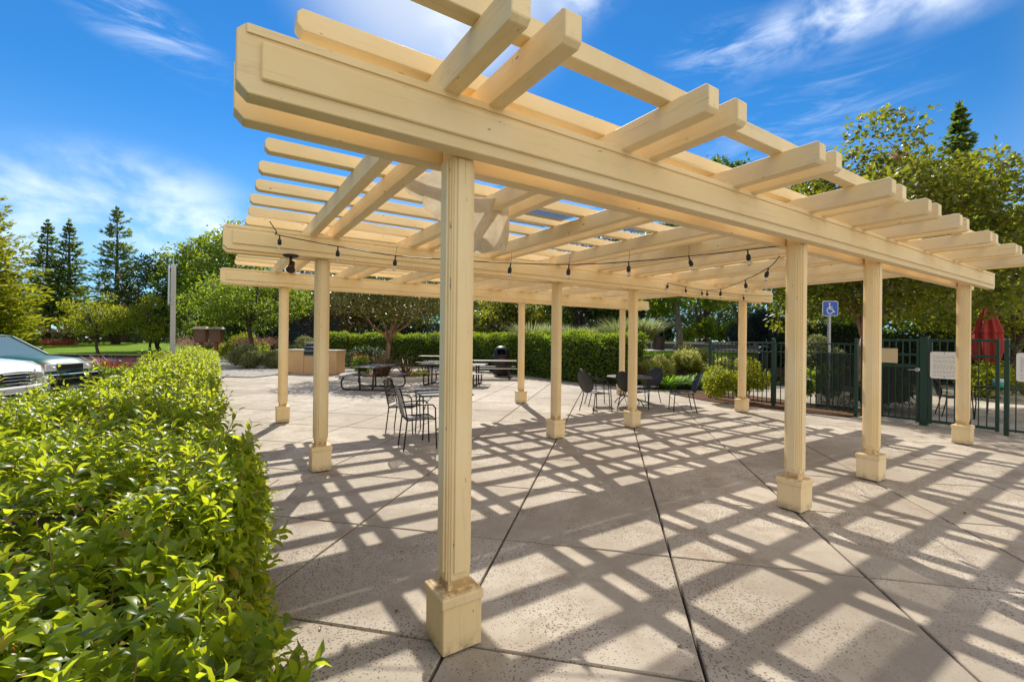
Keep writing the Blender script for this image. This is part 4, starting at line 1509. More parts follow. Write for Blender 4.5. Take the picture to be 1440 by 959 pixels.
tussock('pink_grass', 'pink plumed fountain grass behind the steel signpost', 'grass', -22.9, 33.0, 300, 1.1, 0.02, 'straw', 0.9, droop=0.9, seed=55, plume='pink_grass', base=1.1)
tussock('pink_grass', 'pink plumed fountain grass at the far left behind the cars', 'grass', -60, 60, 420, 1.9, 0.05, 'red', 0.9, droop=0.9, seed=56, plume='pink_grass', base=2.0)
tussock('red_grass', 'red bladed grass clump at the parking lot edge', 'grass', -14.6, 16.6, 380, 1.2, 0.032, 'red', 0.7, droop=0.5, seed=57, base=0.3)
bush('leafy_shrub', 'low yellow green shrub between the red shrub and the steel signpost', 'shrub', -12.6, 16.4, (1.0, 0.9, 1.15), 'yellow', 2400, 0.11, 0.05, 58)
bush('leafy_shrub', 'low green shrub at the front of the teal car', 'shrub', -13.2, 14.9, (1.1, 0.7, 0.75), 'bright', 2200, 0.10, 0.045, 59)
bush('leafy_shrub', 'leafy green shrub right behind the steel signpost', 'shrub', -13.7, 18.4, (1.2, 0.9, 1.1), 'bright', 2600, 0.11, 0.05, 60)
bush('leafy_shrub', 'bright green shrub under the spreading green tree', 'shrub', -17.4, 29.5, (1.9, 1.3, 2.0), 'yellow', 3200, 0.16, 0.06, 61)
bush('leafy_shrub', 'green shrub below the wooden boxes', 'shrub', -17.4, 25.4, (0.9, 0.8, 1.0), 'green', 1800, 0.12, 0.05, 62)

# trees on the left
tree('spreading_tree', 'spreading bright green tree behind the far left post', -15.6, 27.4, 5.6, (3.5, 3.0), 0.14, 'bright', 10000, 0.20, 0.11, 'bark_dark', limbs=6, crown_z0=0.42, clumps=44, seed=20, flat=0.65)
tree('young_tree', 'young yellow green tree by the lawn kerb, left of the pair', -35.0, 38.5, 5.0, (2.3, 2.1), 0.10, 'yellow', 3600, 0.22, 0.11, 'bark_dark', crown_z0=0.30, clumps=26, seed=21, ragged=0.35, group='young trees on the lawn')
tree('young_tree', 'young yellow green tree left of the steel signpost', -32.5, 41.0, 5.4, (2.4, 2.2), 0.10, 'yellow', 3800, 0.22, 0.11, 'bark_dark', crown_z0=0.32, clumps=26, seed=22, ragged=0.4, group='young trees on the lawn')
conifer('redwood_tree', 'tall dark conifer with spaced tiers of branches against the sky', -56.5, 65, 19.4, 5.2, 'conifer', 24, 1, 0.42, 0.10, 0.80, 0.26, 0.12, 0.02, 9, 20, power=0.72)
conifer('slender_conifer', 'slender dark conifer, left one of the close pair', -67.5, 66, 17.6, 4.2, 'conifer', 26, 2, 0.45, 0.16, 0.75, 0.26, 0.10, 0.0, 9, 18, group='close pair of conifers on the lawn', power=0.8)
conifer('slender_conifer', 'slender dark conifer, right one of the close pair', -64.8, 66.5, 17.9, 3.9, 'conifer', 26, 3, 0.45, 0.16, 0.75, 0.26, 0.12, 0.0, 9, 18, group='close pair of conifers on the lawn', power=0.8)
conifer('golden_conifer', 'broad golden green conifer cut by the left edge', -49.5, 42, 15.5, 6.6, 'gold_needle', 40, 4, 0.45, 0.03, 0.62, 0.22, 0.05, 0.05, 11, 26, power=0.7)
conifer('golden_conifer', 'lower golden green conifer behind the left car', -55.5, 50, 8.5, 3.4, 'gold_needle', 30, 6, 0.35, 0.03, 0.6, 0.22, 0.05, 0.0, 10, 20, power=0.7)
tree('tall_tree', 'tall leafy green tree left of the pergola corner', -30.6, 46, 13.2, (4.4, 4.0), 0.28, 'bright', 12000, 0.36, 0.22, 'bark_dark', crown_z0=0.06, clumps=60, seed=23, ragged=0.5)
tree('tall_tree', 'tall leafy green tree directly behind the pergola corner', -26.2, 43, 12.4, (3.9, 3.8), 0.28, 'bright', 11000, 0.34, 0.2, 'bark_dark', crown_z0=0.06, clumps=56, seed=24, ragged=0.5)
tree('crape_myrtle', 'round dark tree with pink blossom right of the tall conifer', -36.5, 47, 10.2, (4.0, 3.6), 0.22, 'dark', 10000, 0.32, 0.2, 'bark_dark', crown_z0=0.06, clumps=50, seed=25, blossoms=800, ragged=0.3)
tree('shade_tree', 'dark green tree behind the barbecue', -13.2, 33.5, 6.9, (3.4, 3.0), 0.2, 'rust', 7500, 0.28, 0.15, 'bark_dark', crown_z0=0.16, clumps=40, seed=26)
tree('shade_tree', 'dark green tree left of the barbecue in the distance', -19.5, 37.5, 8.2, (3.8, 3.2), 0.2, 'dark', 7500, 0.34, 0.2, 'bark_dark', crown_z0=0.05, clumps=40, seed=27)
far = [(14, 56, 13, 'dark', 'tall dark tree far across the road, behind the clipped mound'), (24, 58, 14, 'dark', 'tall dark tree far across the road, right of the clipped mound'), (6.5, 57, 13, 'dark', 'tall dark tree far across the road, left of the trunk by the road'), (35, 55, 14, 'green', 'tall green tree far across the road behind the crape myrtle'), (-9.2, 37, 7.5, 'dark', 'dark tree behind the hedge, left of the reddish tree'), (-4.0, 42, 8.4, 'green', 'green tree in the distance right of the reddish tree'),
       (-0.6, 31.5, 5.6, 'olive', 'small yellowish tree before the striped roof'), (2.6, 38.5, 7.4, 'bright', 'bright green tree behind the tall feathery grass'),
       (4.9, 33, 6.6, 'green', 'green tree behind the black fence, second from the right'), (-6.6, 48, 9.5, 'dark', 'dark tree far behind the green canopy'),
       (7.0, 36, 8.0, 'dark', 'dark tree behind the right end of the clipped hedge'), (1.0, 50, 10.0, 'dark', 'tall dark tree far behind the striped roof')]
for i, (x, y, h, lf, lab) in enumerate(far):
    tree('distant_tree', lab, x, y, h, (h * 0.46, h * 0.4), 0.16, lf, 5200, 0.32, 0.18, 'bark_dark', crown_z0=0.12, clumps=34, seed=40 + i, group='trees in the distance behind the hedge')
belt = MB()
# far wood that closes the horizon
rngb = np.random.default_rng(99)
cen, rad = [], []
for i in range(150):
    a = R(-64 + 128 * i / 149) + rngb.normal(scale=0.01)
    d = rngb.uniform(84, 104)
    h = rngb.uniform(4.0, 8.5) * (1 + 0.55 * (R(-30) < a < R(64)))
    cen += [(math.sin(a) * d, math.cos(a) * d, h * 0.32), (math.sin(a) * d + rngb.normal(), math.cos(a) * d, h * 0.75)]
    rad += [h * 0.55, h * 0.42]
V, F = clump_leaves(cen, rad, 42000, 1.0, 0.6, 0.95)
o = np_mesh('far_wood', V, F, LEAF['dark'])
tag(o, 'far dark belt of trees closing the horizon', 'wood', kind='stuff')


# ------------------------------------------------------------------ seats and tables
def arc(cx, cz, r_, a0, a1, n):
    return [(cx + r_ * math.cos(a0 + (a1 - a0) * i / n), cz + r_ * math.sin(a0 + (a1 - a0) * i / n)) for i in range(n + 1)]


def slat_chair(loc, az, label):
    """upright metal chair with slatted back; faces local +Y"""
    root = empty('patio_chair', loc, -az, label, 'chair', 'metal chairs at the table behind the front post')
    for sx in (-1, 1):
        b = MB().tube([(sx * 0.215, -0.25, 0.0), (sx * 0.21, -0.20, 0.44), (sx * 0.205, -0.235, 0.62), (sx * 0.20, -0.30, 0.88)], 0.011, 8)
        b.build('rear_leg', M['steel_dark'], root)
        b = MB().tube([(sx * 0.235, 0.23, 0.0), (sx * 0.232, 0.215, 0.30), (sx * 0.235, 0.205, 0.60), (sx * 0.235, 0.17, 0.645), (sx * 0.232, 0.10, 0.655), (sx * 0.215, -0.245, 0.645)], 0.011, 8)
        b.build('front_leg', M['steel_dark'], root)
    s = MB()
    s.tube([(-0.225, -0.20, 0.435), (0.225, -0.20, 0.435), (0.232, 0.21, 0.44), (-0.232, 0.21, 0.44), (-0.225, -0.20, 0.435)], 0.010, 8)
    for i in range(11):
        y = -0.185 + i * 0.038
        s.bar((-0.22, y, 0.438 - 0.006 * math.sin(i / 10 * 3.14)), (0.22, y, 0.438 - 0.006 * math.sin(i / 10 * 3.14)), 0.027, 0.004)
    s.build('seat', M['steel_dark'], root)
    k = MB()
    for i in range(11):
        z = 0.50 + i * 0.037
        y = -0.21 - 0.085 * ((z - 0.44) / 0.44)
        k.bar((-0.20, y - 0.012, z), (0.20, y - 0.012, z), 0.004, 0.027)
    k.tube([(-0.20, -0.30, 0.88), (-0.1, -0.315, 0.897), (0.1, -0.315, 0.897), (0.20, -0.30, 0.88)], 0.010, 8)
    k.build('backrest', M['steel_dark'], root)
    return root


def mesh_chair(loc, az, label, first=[None]):
    """metal armchair with rounded mesh back; faces local +Y"""
    if first[0] is not None:
        c = copy_tree(first[0])
        c.location = loc
        c.rotation_euler = (0, 0, -az)
        c['label'] = label
        return c
    root = empty('mesh_chair', loc, -az, label, 'chair', 'round backed mesh chairs at the round table')
    first[0] = root
    for sx in (-1, 1):
        MB().tube([(sx * 0.25, -0.26, 0.0), (sx * 0.225, -0.20, 0.25), (sx * 0.21, -0.17, 0.42)], 0.011, 8).build('rear_leg', M['steel_dark'], root)
        MB().tube([(sx * 0.27, 0.26, 0.0), (sx * 0.262, 0.235, 0.38), (sx * 0.27, 0.215, 0.60), (sx * 0.275, 0.17, 0.645), (sx * 0.275, 0.02, 0.655), (sx * 0.26, -0.16, 0.72), (sx * 0.22, -0.26, 0.80)], 0.011, 8).build('front_leg', M['steel_dark'], root)
    vs, fs = [], []
    n = 14
    for i in range(n + 1):
        for j in range(n + 1):
            x = -0.245 + 0.49 * i / n
            y = -0.20 + 0.43 * j / n
            dip = 0.022 * (1 - (2 * i / n - 1) ** 2) * math.sin(math.pi * j / n)
            vs.append((x, y, 0.435 - dip - (0.03 * max(0, j / n - 0.85) / 0.15 if j > n * 0.85 else 0)))
    for i in range(n):
        for j in range(n):
            a = i * (n + 1) + j
            fs.append((a, a + n + 1, a + n + 2, a + 1))
    s = MB().add(vs, fs, True)
    s.tube([(-0.245, -0.2, 0.43), (-0.25, 0.2, 0.43), (-0.2, 0.235, 0.41), (0.2, 0.235, 0.41), (0.25, 0.2, 0.43), (0.245, -0.2, 0.43)], 0.010, 8)
    s.build('seat', M['chair_mesh'], root)
    # rounded back
    vs, fs = [], []
    nr, na = 9, 28
    rim = []
    for j in range(nr + 1):
        for i in range(na):
            a = 2 * math.pi * i / na
            q = j / nr
            x = 0.265 * q * math.cos(a)
            zz = 0.665 + 0.245 * q * math.sin(a) * (1.0 if math.sin(a) > 0 else 0.92)
            y = -0.20 - 0.17 * (zz - 0.43) / 0.47 - 0.045 * (1 - (x / 0.27) ** 2)
            vs.append((x, y, zz))
            if j == nr:
                rim.append((x, y, zz))
    for j in range(nr):
        for i in range(na):
            k = (i + 1) % na
            fs.append((j * na + i, j * na + k, (j + 1) * na + k, (j + 1) * na + i))
    b = MB().add(vs, fs, True)
    b.tube(rim + [rim[0]], 0.010, 8, False)
    b.build('backrest', M['chair_mesh'], root)
    return root


M['chair_mesh'] = mesh_screen_mat('dark_mesh_metal', (0.024, 0.021, 0.023), 0.17, 130)


def round_table(loc, rad, h, label):
    root = empty('round_table', loc, 0.4, label, 'table')
    MB().lathe([(rad - 0.02, h - 0.03), (rad, h - 0.026), (rad, h - 0.004), (rad - 0.006, h), (rad * 0.5, h + 0.001)], n=40).build('table_top', M['steel_top'], root)
    for k in range(4):
        a = k * math.pi / 2 + 0.3
        c, s = math.cos(a), math.sin(a)
        MB().tube([(c * rad * 0.80, s * rad * 0.80, 0.0), (c * rad * 0.66, s * rad * 0.66, 0.10), (c * rad * 0.34, s * rad * 0.34, 0.22), (c * rad * 0.24, s * rad * 0.24, 0.40),
                   (c * rad * 0.34, s * rad * 0.34, 0.58), (c * rad * 0.72, s * rad * 0.72, h - 0.03)], 0.012, 8).build('leg', M['steel_dark'], root)
    MB().tube([(rad * 0.26 * math.cos(i * math.pi / 8), rad * 0.26 * math.sin(i * math.pi / 8), 0.40) for i in range(17)], 0.009, 7, False).build('brace_ring', M['steel_dark'], root)
    return root


def straight_table(loc, rz, label):
    root = empty('patio_table', loc, rz, label, 'table')
    t = MB()
    t.tube([(-0.42, -0.42, 0.70), (0.42, -0.42, 0.70), (0.42, 0.42, 0.70), (-0.42, 0.42, 0.70), (-0.42, -0.42, 0.70)], 0.013, 8)
    for i in range(20):
        y = -0.40 + i * 0.042
        t.bar((-0.42, y, 0.705), (0.42, y, 0.705), 0.034, 0.004)
    t.build('table_top', M['steel_dark'], root)
    for sx in (-1, 1):
        for sy in (-1, 1):
            MB().tube([(sx * 0.40, sy * 0.40, 0.0), (sx * 0.38, sy * 0.38, 0.35), (sx * 0.40, sy * 0.40, 0.70)], 0.012, 8).build('leg', M['steel_dark'], root)
            MB().tube([(sx * 0.39, sy * 0.39, 0.45), (sx * 0.34, sy * 0.34, 0.58), (sx * 0.22, sy * 0.22, 0.68)], 0.008, 7).build('brace', M['steel_dark'], root)
    return root


straight_table((-1.17, 7.78, 0), R(20), 'square dark metal table half hidden by the front post')
slat_chair((-1.40, 6.85, 0), R(66), 'dark slatted metal chair with its back to the front left, nearest the front post')
slat_chair((-1.88, 8.0, 0), R(95), 'dark slatted metal chair on the far left side of the square table')

round_table((2.98, 11.55, 0), 0.56, 0.72, 'round dark metal table behind the second middle post')
mesh_chair((1.92, 10.42, 0), R(62), 'round backed mesh chair at the front left of the round table')
mesh_chair((2.14, 11.40, 0), R(88), 'round backed mesh chair on the far left of the round table')
mesh_chair((2.86, 10.75, 0), R(48), 'round backed mesh chair half hidden by the middle post')
mesh_chair((3.55, 11.95, 0), R(235), 'round backed mesh chair on the far right of the round table')
mesh_chair((3.98, 10.58, 0), R(-82), 'round backed mesh chair pulled away at the front right of the round table')


def picnic_table(loc, rz, length, label):
    """steel picnic table: perforated top and benches on bent tube frames"""
    root = empty('picnic_table', loc, rz, label, 'picnic table', 'brown metal picnic tables on the sunny patio')
    h = length / 2
    t = MB()
    t.box(-0.38, 0.38, -h, h, 0.722, 0.745)
    t.box(-0.385, -0.36, -h, h, 0.70, 0.722)
    t.box(0.36, 0.385, -h, h, 0.70, 0.722)
    t.build('table_top', M['steel_top'], root, None, 0.006, 2)
    for sx in (-1, 1):
        MB().box(sx * 0.72 - 0.13, sx * 0.72 + 0.13, -h, h, 0.43, 0.455).build('bench', M['steel_top'], root, None, 0.006, 2)
    for sy in (-1, 1):
        y = sy * (h - 0.32)
        f = MB()
        for sx in (-1, 1):
            f.tube([(sx * 0.72, y, 0.43), (sx * 0.80, y, 0.28), (sx * 0.80, y, 0.14), (sx * 0.74, y, 0.05), (sx * 0.62, y, 0.03), (sx * 0.1, y, 0.03), (0, y, 0.03)], 0.027, 10)
            f.tube([(sx * 0.20, y, 0.03), (sx * 0.22, y, 0.40), (sx * 0.24, y, 0.71)], 0.027, 10)
        f.build('leg_frame', M['steel_brown'], root)
    return root


picnic_table((-4.38, 14.55, 0), R(-6), 1.85, 'brown metal picnic table seen end on, left of the front post')
picnic_table((-2.05, 16.15, 0), R(84), 2.35, 'brown metal picnic table lying crosswise behind the front post')
picnic_table((-0.95, 19.0, 0), R(92), 2.3, 'brown metal picnic table in front of the domed trash bin')
picnic_table((-3.6, 23.3, 0), R(86), 2.2, 'brown metal picnic table farthest back by the hedge')


def trash_bin(loc, h, r_, label, mat='steel_brown', group=None):
    root = empty('trash_bin', loc, 0, label, 'trash bin', group)
    b = MB().lathe([(r_ * 0.92, 0.04), (r_, 0.06), (r_, h * 0.62), (r_ * 0.97, h * 0.64)], n=24)
    for k in range(24):
        a = 2 * math.pi * k / 24
        b.bar((r_ * 1.02 * math.cos(a), r_ * 1.02 * math.sin(a), 0.05), (r_ * 1.02 * math.cos(a), r_ * 1.02 * math.sin(a), h * 0.62), 0.03, 0.012, (math.cos(a), math.sin(a), 0))
    b.build('drum', M[mat], root)
    MB().lathe([(r_ * 1.07, h * 0.64), (r_ * 1.09, h * 0.67), (r_ * 1.07, h * 0.70), (r_ * 0.95, h * 0.71)], n=24).build('rim', M['steel_dark'], root)
    d = MB()
    prof = [(r_ * 0.98, h * 0.70), (r_ * 0.97, h * 0.80), (r_ * 0.86, h * 0.90), (r_ * 0.62, h * 0.97), (r_ * 0.3, h * 1.0), (0.01, h * 1.005)]
    n = 24
    vs, fs = [], []
    for rr, z in prof:
        for j in range(n):
            a = 2 * math.pi * j / n
            vs.append((rr * math.cos(a), rr * math.sin(a), z))
    for i in range(len(prof) - 1):
        for j in range(n):
            if i < 2 and j in (16, 17, 18, 19):     # the opening in front
                continue
            k = (j + 1) % n
            fs.append((i * n + j, i * n + k, (i + 1) * n + k, (i + 1) * n + j))
    d.add(vs, fs, True).build('dome_lid', M['black_plastic'], root)
    return root


trash_bin((-0.46, 20.4, 0), 1.32, 0.36, 'dark domed trash bin before the clipped hedge')
trash_bin((7.45, 23.1, float(ground_z(7.45, 23.1))), 1.05, 0.27, 'brown domed trash bin by the sidewalk')
trash_bin((9.9, 17.9, 0.55), 0.95, 0.24, 'black domed bin left of the pool fence', 'black_plastic')

# ------------------------------------------------------------------ barbecue island
bq = empty('barbecue_island', (-8.95, 20.7, 0), R(-8), 'tan stucco barbecue island with built in grill', 'barbecue')
MB().box(-1.25, -0.32, -0.36, 0.42, 0.0, 1.02).box(0.42, 1.25, -0.36, 0.42, 0.0, 1.02).box(-0.32, 0.42, -0.33, 0.42, 0.0, 0.80).build('stucco_body', M['stucco'], bq, None, 0.015, 2)
MB().box(-1.29, -0.30, -0.40, 0.46, 1.02, 1.07).box(0.40, 1.29, -0.40, 0.46, 1.02, 1.07).build('counter', M['counter'], bq, None, 0.008)
gr = MB().box(-0.31, 0.41, -0.37, 0.36, 0.80, 1.05).build('grill', M['stainless'], bq, None, 0.01)
MB().box(-0.29, 0.39, -0.385, -0.372, 0.83, 1.01).build('control_panel', M['black_plastic'], gr)
prof = [(0.37, 0.0)] + [(0.37 * math.cos(a), 0.34 * math.sin(a)) for a in [0.2, 0.5, 0.8, 1.1, 1.4, 1.7, 2.0, 2.3, 2.6, 2.9]] + [(-0.37, 0.0)]
MB().prism(prof, lambda a, z, d: (d + 0.05, a, 1.052 + z), -0.34, 0.34).build('lid', M['steel_dark'], gr, None, 0.02, 2)
MB().tube([(-0.24, -0.37, 1.20), (-0.24, -0.43, 1.20), (0.34, -0.43, 1.20), (0.34, -0.37, 1.20)], 0.014, 8).build('handle', M['chrome'], gr)

# ------------------------------------------------------------------ pool fence, gate, signs
FU = 10.75
FH = 1.60
fence_rot = TH - math.pi / 2            # local +X runs towards the camera along -v


def fence_run(label, v_a, v_b, z_gap=0.06, mesh=None):
    L = v_a - v_b
    p = uv(FU, v_a, 0)
    root = empty('iron_fence', p, fence_rot, label, 'fence', 'dark green pool fence sections')
    n = max(2, int(L / 0.112))
    pk = MB()
    for i in range(1, n):
        x = L * i / n
        pk.box(x - 0.008, x + 0.008, -0.008, 0.008, 0.07, FH + (0.0))
    pk.build('picket_panel', M['green_iron'], root)
    for z in (0.10, FH - 0.22, FH):
        MB().box(0.03, L - 0.03, -0.020, 0.020, z - 0.016, z + 0.016).build('rail', M['green_iron'], root, None, 0.003)
    k = max(1, round(L / 1.9))
    for i in range(k + 1):
        x = L * i / k
        MB().box(x - 0.032, x + 0.032, -0.032, 0.032, 0.0, FH + 0.10).frustum(x - 0.037, x + 0.037, -0.037, 0.037, FH + 0.10, FH + 0.135, 0.025).build('fence_post', M['green_iron'], root, None, 0.003)
    if mesh:
        MB().box(mesh[0], mesh[1], 0.024, 0.028, 0.12, FH - 0.24).build('screen', M['screen'], root)
    return root


fr = fence_run('dark green iron fence left of the gate, its right half backed with dark mesh', 5.6, 2.06, mesh=(2.72, 3.50))
fence_run('dark green iron fence right of the gate at the right edge', -0.22, -4.6)

gl = 2.0 - (-0.16)
gate = empty('pool_gate', uv(FU, 2.0, 0), fence_rot, 'dark green iron pool gate with mesh lower panels and a lever handle', 'gate')
fm = MB()
for x0, x1 in ((0.03, 1.02), (1.16, gl - 0.03)):
    fm.box(x0, x0 + 0.05, -0.025, 0.025, 0.05, FH + 0.12).box(x1 - 0.05, x1, -0.025, 0.025, 0.05, FH + 0.12)
    for z in (0.10, FH - 0.20, FH + 0.09):
        fm.box(x0 + 0.05, x1 - 0.05, -0.022, 0.022, z - 0.024, z + 0.024)
fm.build('gate_frame', M['green_iron'], gate, None, 0.003)
pm = MB()
for x0, x1 in ((0.08, 0.97), (1.21, gl - 0.08)):
    n = 8
    for i in range(1, n):
        x = x0 + (x1 - x0) * i / n
        pm.box(x - 0.008, x + 0.008, -0.008, 0.008, 0.12, FH + 0.07)
pm.build('picket_panel', M['green_iron'], gate)
MB().box(0.08, 0.97, 0.014, 0.018, 0.13, 1.14).build('screen', M['screen'], gate)
MB().box(0.08, 0.97, -0.013, 0.013, 1.14, 1.20).build('lock_rail', M['green_iron'], gate, None, 0.002)
MB().box(1.03, 1.15, -0.05, 0.05, 0.0, FH + 0.16).build('gate_post', M['green_iron'], gate, None, 0.004)
hd = MB().lathe([(0.048, 0.0), (0.048, 0.02), (0.03, 0.035)], n=16)
hd.v = [(x, -z, y) for x, y, z in hd.v]
hd.tube([(0, -0.045, 0), (0, -0.062, 0), (-0.02, -0.07, 0), (-0.15, -0.068, -0.006)], 0.012, 8)
hd.build('lever_handle', M['stainless'], gate, (0.995, -0.027, 1.10))
pl = empty('beige_plate', uv(FU - 0.045, 1.62, 1.37), fence_rot, 'beige metal plate fixed high on the left gate leaf', 'plate')
MB().box(-0.30, 0.30, -0.004, 0.004, -0.15, 0.15).build('plate', M['beige'], pl, None, 0.003)


def rrect(w_, h_, r_, n=6):
    pts = []
    for cx, cy, a0 in ((w_ / 2 - r_, h_ / 2 - r_, 0), (-w_ / 2 + r_, h_ / 2 - r_, 90), (-w_ / 2 + r_, -h_ / 2 + r_, 180), (w_ / 2 - r_, -h_ / 2 + r_, 270)):
        for i in range(n + 1):
            a = R(a0 + 90 * i / n)
            pts.append((cx + r_ * math.cos(a), cy + r_ * math.sin(a)))
    return pts


def wall_sign(v, z, w_, h_, label):
    root = empty('pool_sign', uv(FU - 0.05, v, z), fence_rot, label, 'sign')
    MB().prism(rrect(w_, h_, 0.04), lambda a, b, d: (a, d, b), -0.003, 0.003).build('sign_panel', M['sign_white'], root)
    rs = random.Random(4)
    zz = h_ / 2 - 0.09
    while zz > -h_ / 2 + 0.06:
        t = MB()
        x = -w_ / 2 + 0.05
        while x < w_ / 2 - 0.07:
            l = rs.uniform(0.02, 0.055)
            t.box(x, min(x + l, w_ / 2 - 0.045), -0.0050, -0.0042, zz - 0.005, zz + 0.005)
            x += l + 0.014
        t.build('print_line', M['ink'], root)
        zz -= rs.choice((0.030, 0.030, 0.055))
    for s in (-1, 1):
        MB().lathe([(0.009, 0), (0.006, 0.004)], (0, 0, 0), 10).build('bolt', M['steel_brown'], root, (0, -0.006, s * (h_ / 2 - 0.03))).rotation_euler = (R(90), 0, 0)
    return root


wall_sign(0.60, 1.21, 0.42, 0.52, 'white rounded rules sign with small print on the right gate leaf')
wall_sign(-0.52, 1.23, 0.36, 0.50, 'white rounded sign on the fence cut by the right edge')

# wheelchair sign on its post
ad = empty('wheelchair_sign', (7.72, 11.1, 0), R(4), 'blue and white wheelchair sign on a square steel post behind the fence', 'sign')
MB().box(-0.028, 0.028, -0.028, 0.028, 0.0, 2.60).build('sign_post', M['galv'], ad, None, 0.003)
pn = MB().prism(rrect(0.40, 0.36, 0.04), lambda a, b, d: (a, d, b + 2.455), -0.036, -0.031).build('sign_panel', M['sign_white'], ad)
MB().prism(rrect(0.375, 0.335, 0.032), lambda a, b, d: (a, d, b + 2.455), -0.0385, -0.0365).build('blue_field', M['sign_blue'], pn)
sy = MB()


def fl2(pts, w_):
    for p, q in zip(pts, pts[1:]):
        sy.bar((p[0], -0.0400, 2.455 + p[1]), (q[0], -0.0400, 2.455 + q[1]), w_, 0.002, (0, 1, 0))


fl2([(-0.022, 0.075), (-0.018, 0.02), (-0.012, -0.02)], 0.030)
fl2([(-0.018, 0.035), (0.055, 0.035)], 0.020)
fl2([(-0.012, -0.018), (0.055, -0.018), (0.092, -0.088), (0.118, -0.078)], 0.024)
fl2([(-0.012 + 0.075 * math.cos(R(a)), -0.052 + 0.075 * math.sin(R(a))) for a in range(105, 346, 16)], 0.020)
sy.prism([(-0.024 + 0.023 * math.cos(R(a)), 0.108 + 0.023 * math.sin(R(a))) for a in range(0, 360, 24)], lambda a, b, d: (a, d, b + 2.455), -0.0412, -0.0388)
sy.build('wheelchair_symbol', M['white_paint'], pn)

# small teal sign by the road
ts = empty('small_sign', (7.35, 24.0, float(ground_z(7.35, 24.0))), 0.05, 'small pale teal sign behind the sidewalk trash bin', 'sign')
MB().box(-0.025, 0.025, -0.02, 0.02, 0, 1.35).build('sign_post', M['galv'], ts)
MB().box(-0.17, 0.17, -0.030, -0.022, 1.15, 1.68).build('sign_panel', M['sign_teal'], ts, None, 0.003)

# steel signpost beside the hedge (sign seen edge on)
sp = empty('signpost', (-8.75, 11.75, 0), R(40), 'tall square galvanised signpost beside the hedge with its sign seen edge on', 'sign')
q = MB().box(-0.055, 0.055, -0.055, 0.055, 0.0, 3.46)
for i in range(50):
    z = 0.9 + i * 0.05
    q.box(-0.0575, -0.055, -0.012, 0.012, z, z + 0.022).box(-0.012, 0.012, -0.0575, -0.055, z, z + 0.022)
q.build('post', M['galv'], sp, None, 0.004)
MB().prism(rrect(0.50, 1.02, 0.05), lambda a, b, d: (d, a, b + 2.93), -0.098, -0.090).build('sign_panel', M['sign_white'], sp)
MB().box(-0.090, -0.0565, -0.03, 0.03, 2.50, 2.56).box(-0.090, -0.0565, -0.03, 0.03, 3.28, 3.34).build('bracket', M['steel_brown'], sp)

# wooden boxes on posts
for i, (x, y, lab) in enumerate([(-19.3, 28.3, 'reddish wooden box on a post with small roof, left of the two'), (-18.1, 27.9, 'reddish wooden box on a post with small roof, right of the two')]):
    if i == 0:
        wb = empty('post_box', (x, y, 0), R(12), lab, 'box', 'wooden boxes on posts by the garden path')
        MB().box(-0.09, 0.09, -0.09, 0.09, 0.0, 1.25).build('post', M['redwood_box'], wb, None, 0.006)
        MB().box(-0.32, 0.32, -0.20, 0.20, 1.25, 2.06).build('box_body', M['redwood_box'], wb, None, 0.008)
        MB().box(-0.27, 0.27, -0.212, -0.201, 1.31, 2.0).build('box_door', M['fence_wood'], wb, None, 0.004)
        MB().frustum(-0.42, 0.42, -0.30, 0.30, 2.06, 2.22, 0.12).build('box_roof', M['counter'], wb, None, 0.006)
    else:
        c = copy_tree(wb)
        c.location = (x, y, 0)
        c['label'] = lab

# closed red umbrella by the pool, pool table and chairs
um = empty('closed_umbrella', (14.6, 14.0, 0), 0, 'closed red patio umbrella standing by the pool', 'umbrella')
MB().tube([(0, 0, 0.02), (0, 0, 2.86)], 0.024, 10).build('pole', M['steel_brown'], um)
MB().lathe([(0.30, 0.0), (0.30, 0.05), (0.08, 0.09), (0.05, 0.2)], n=20).build('base', M['steel_dark'], um)


def folds(prof, amp, nf):
    vs, fs = [], []
    n = nf * 8
    for r_, z in prof:
        for j in range(n):
            a = 2 * math.pi * j / n
            rr = 0.86 * r_ * (1 + amp * math.cos(nf * a + z) + 0.07 * math.sin(3 * a + 2 * z))
            vs.append((rr * math.cos(a), rr * math.sin(a), z))
    for i in range(len(prof) - 1):
        for j in range(n):
            k = (j + 1) % n
            fs.append((i * n + j, i * n + k, (i + 1) * n + k, (i + 1) * n + j))
    return MB().add(vs, fs, True)


folds([(0.22, 1.02), (0.27, 1.10), (0.34, 1.4), (0.345, 1.7), (0.31, 1.98), (0.23, 2.2), (0.16, 2.35)], 0.24, 8).build('canopy', M['umbrella'], um)
folds([(0.355, 1.98), (0.325, 2.06), (0.25, 2.32), (0.165, 2.58), (0.075, 2.78), (0.012, 2.83)], 0.20, 8).build('vent_cap', M['umbrella'], um)
MB().lathe([(0.03, 2.80), (0.035, 2.86), (0.01, 2.90)], n=10).build('finial', M['steel_dark'], um)
straight = straight_table((10.55, 9.70, 0), R(30), 'dark metal table behind the pool fence')
mesh_chair((11.2, 9.1, 0), R(-70), 'mesh chair right of the table behind the pool fence')['group'] = 'mesh chairs behind the pool fence'
mesh_chair((9.95, 10.25, 0), R(120), 'mesh chair left of the table behind the pool fence')['group'] = 'mesh chairs behind the pool fence'
bt = empty('tub', (10.28, 9.62, 0.712), 0, 'small blue and green tub on the table behind the fence', 'tub')
MB().lathe([(0.075, 0.0), (0.08, 0.01), (0.085, 0.10)], n=18).build('tub_body', M['green_canvas'], bt)
MB().lathe([(0.0855, 0.10), (0.087, 0.16)], n=18).build('label_band', M['sign_teal'], bt)
MB().lathe([(0.09, 0.16), (0.09, 0.185), (0.02, 0.19)], n=18).build('lid', M['white_paint'], bt)


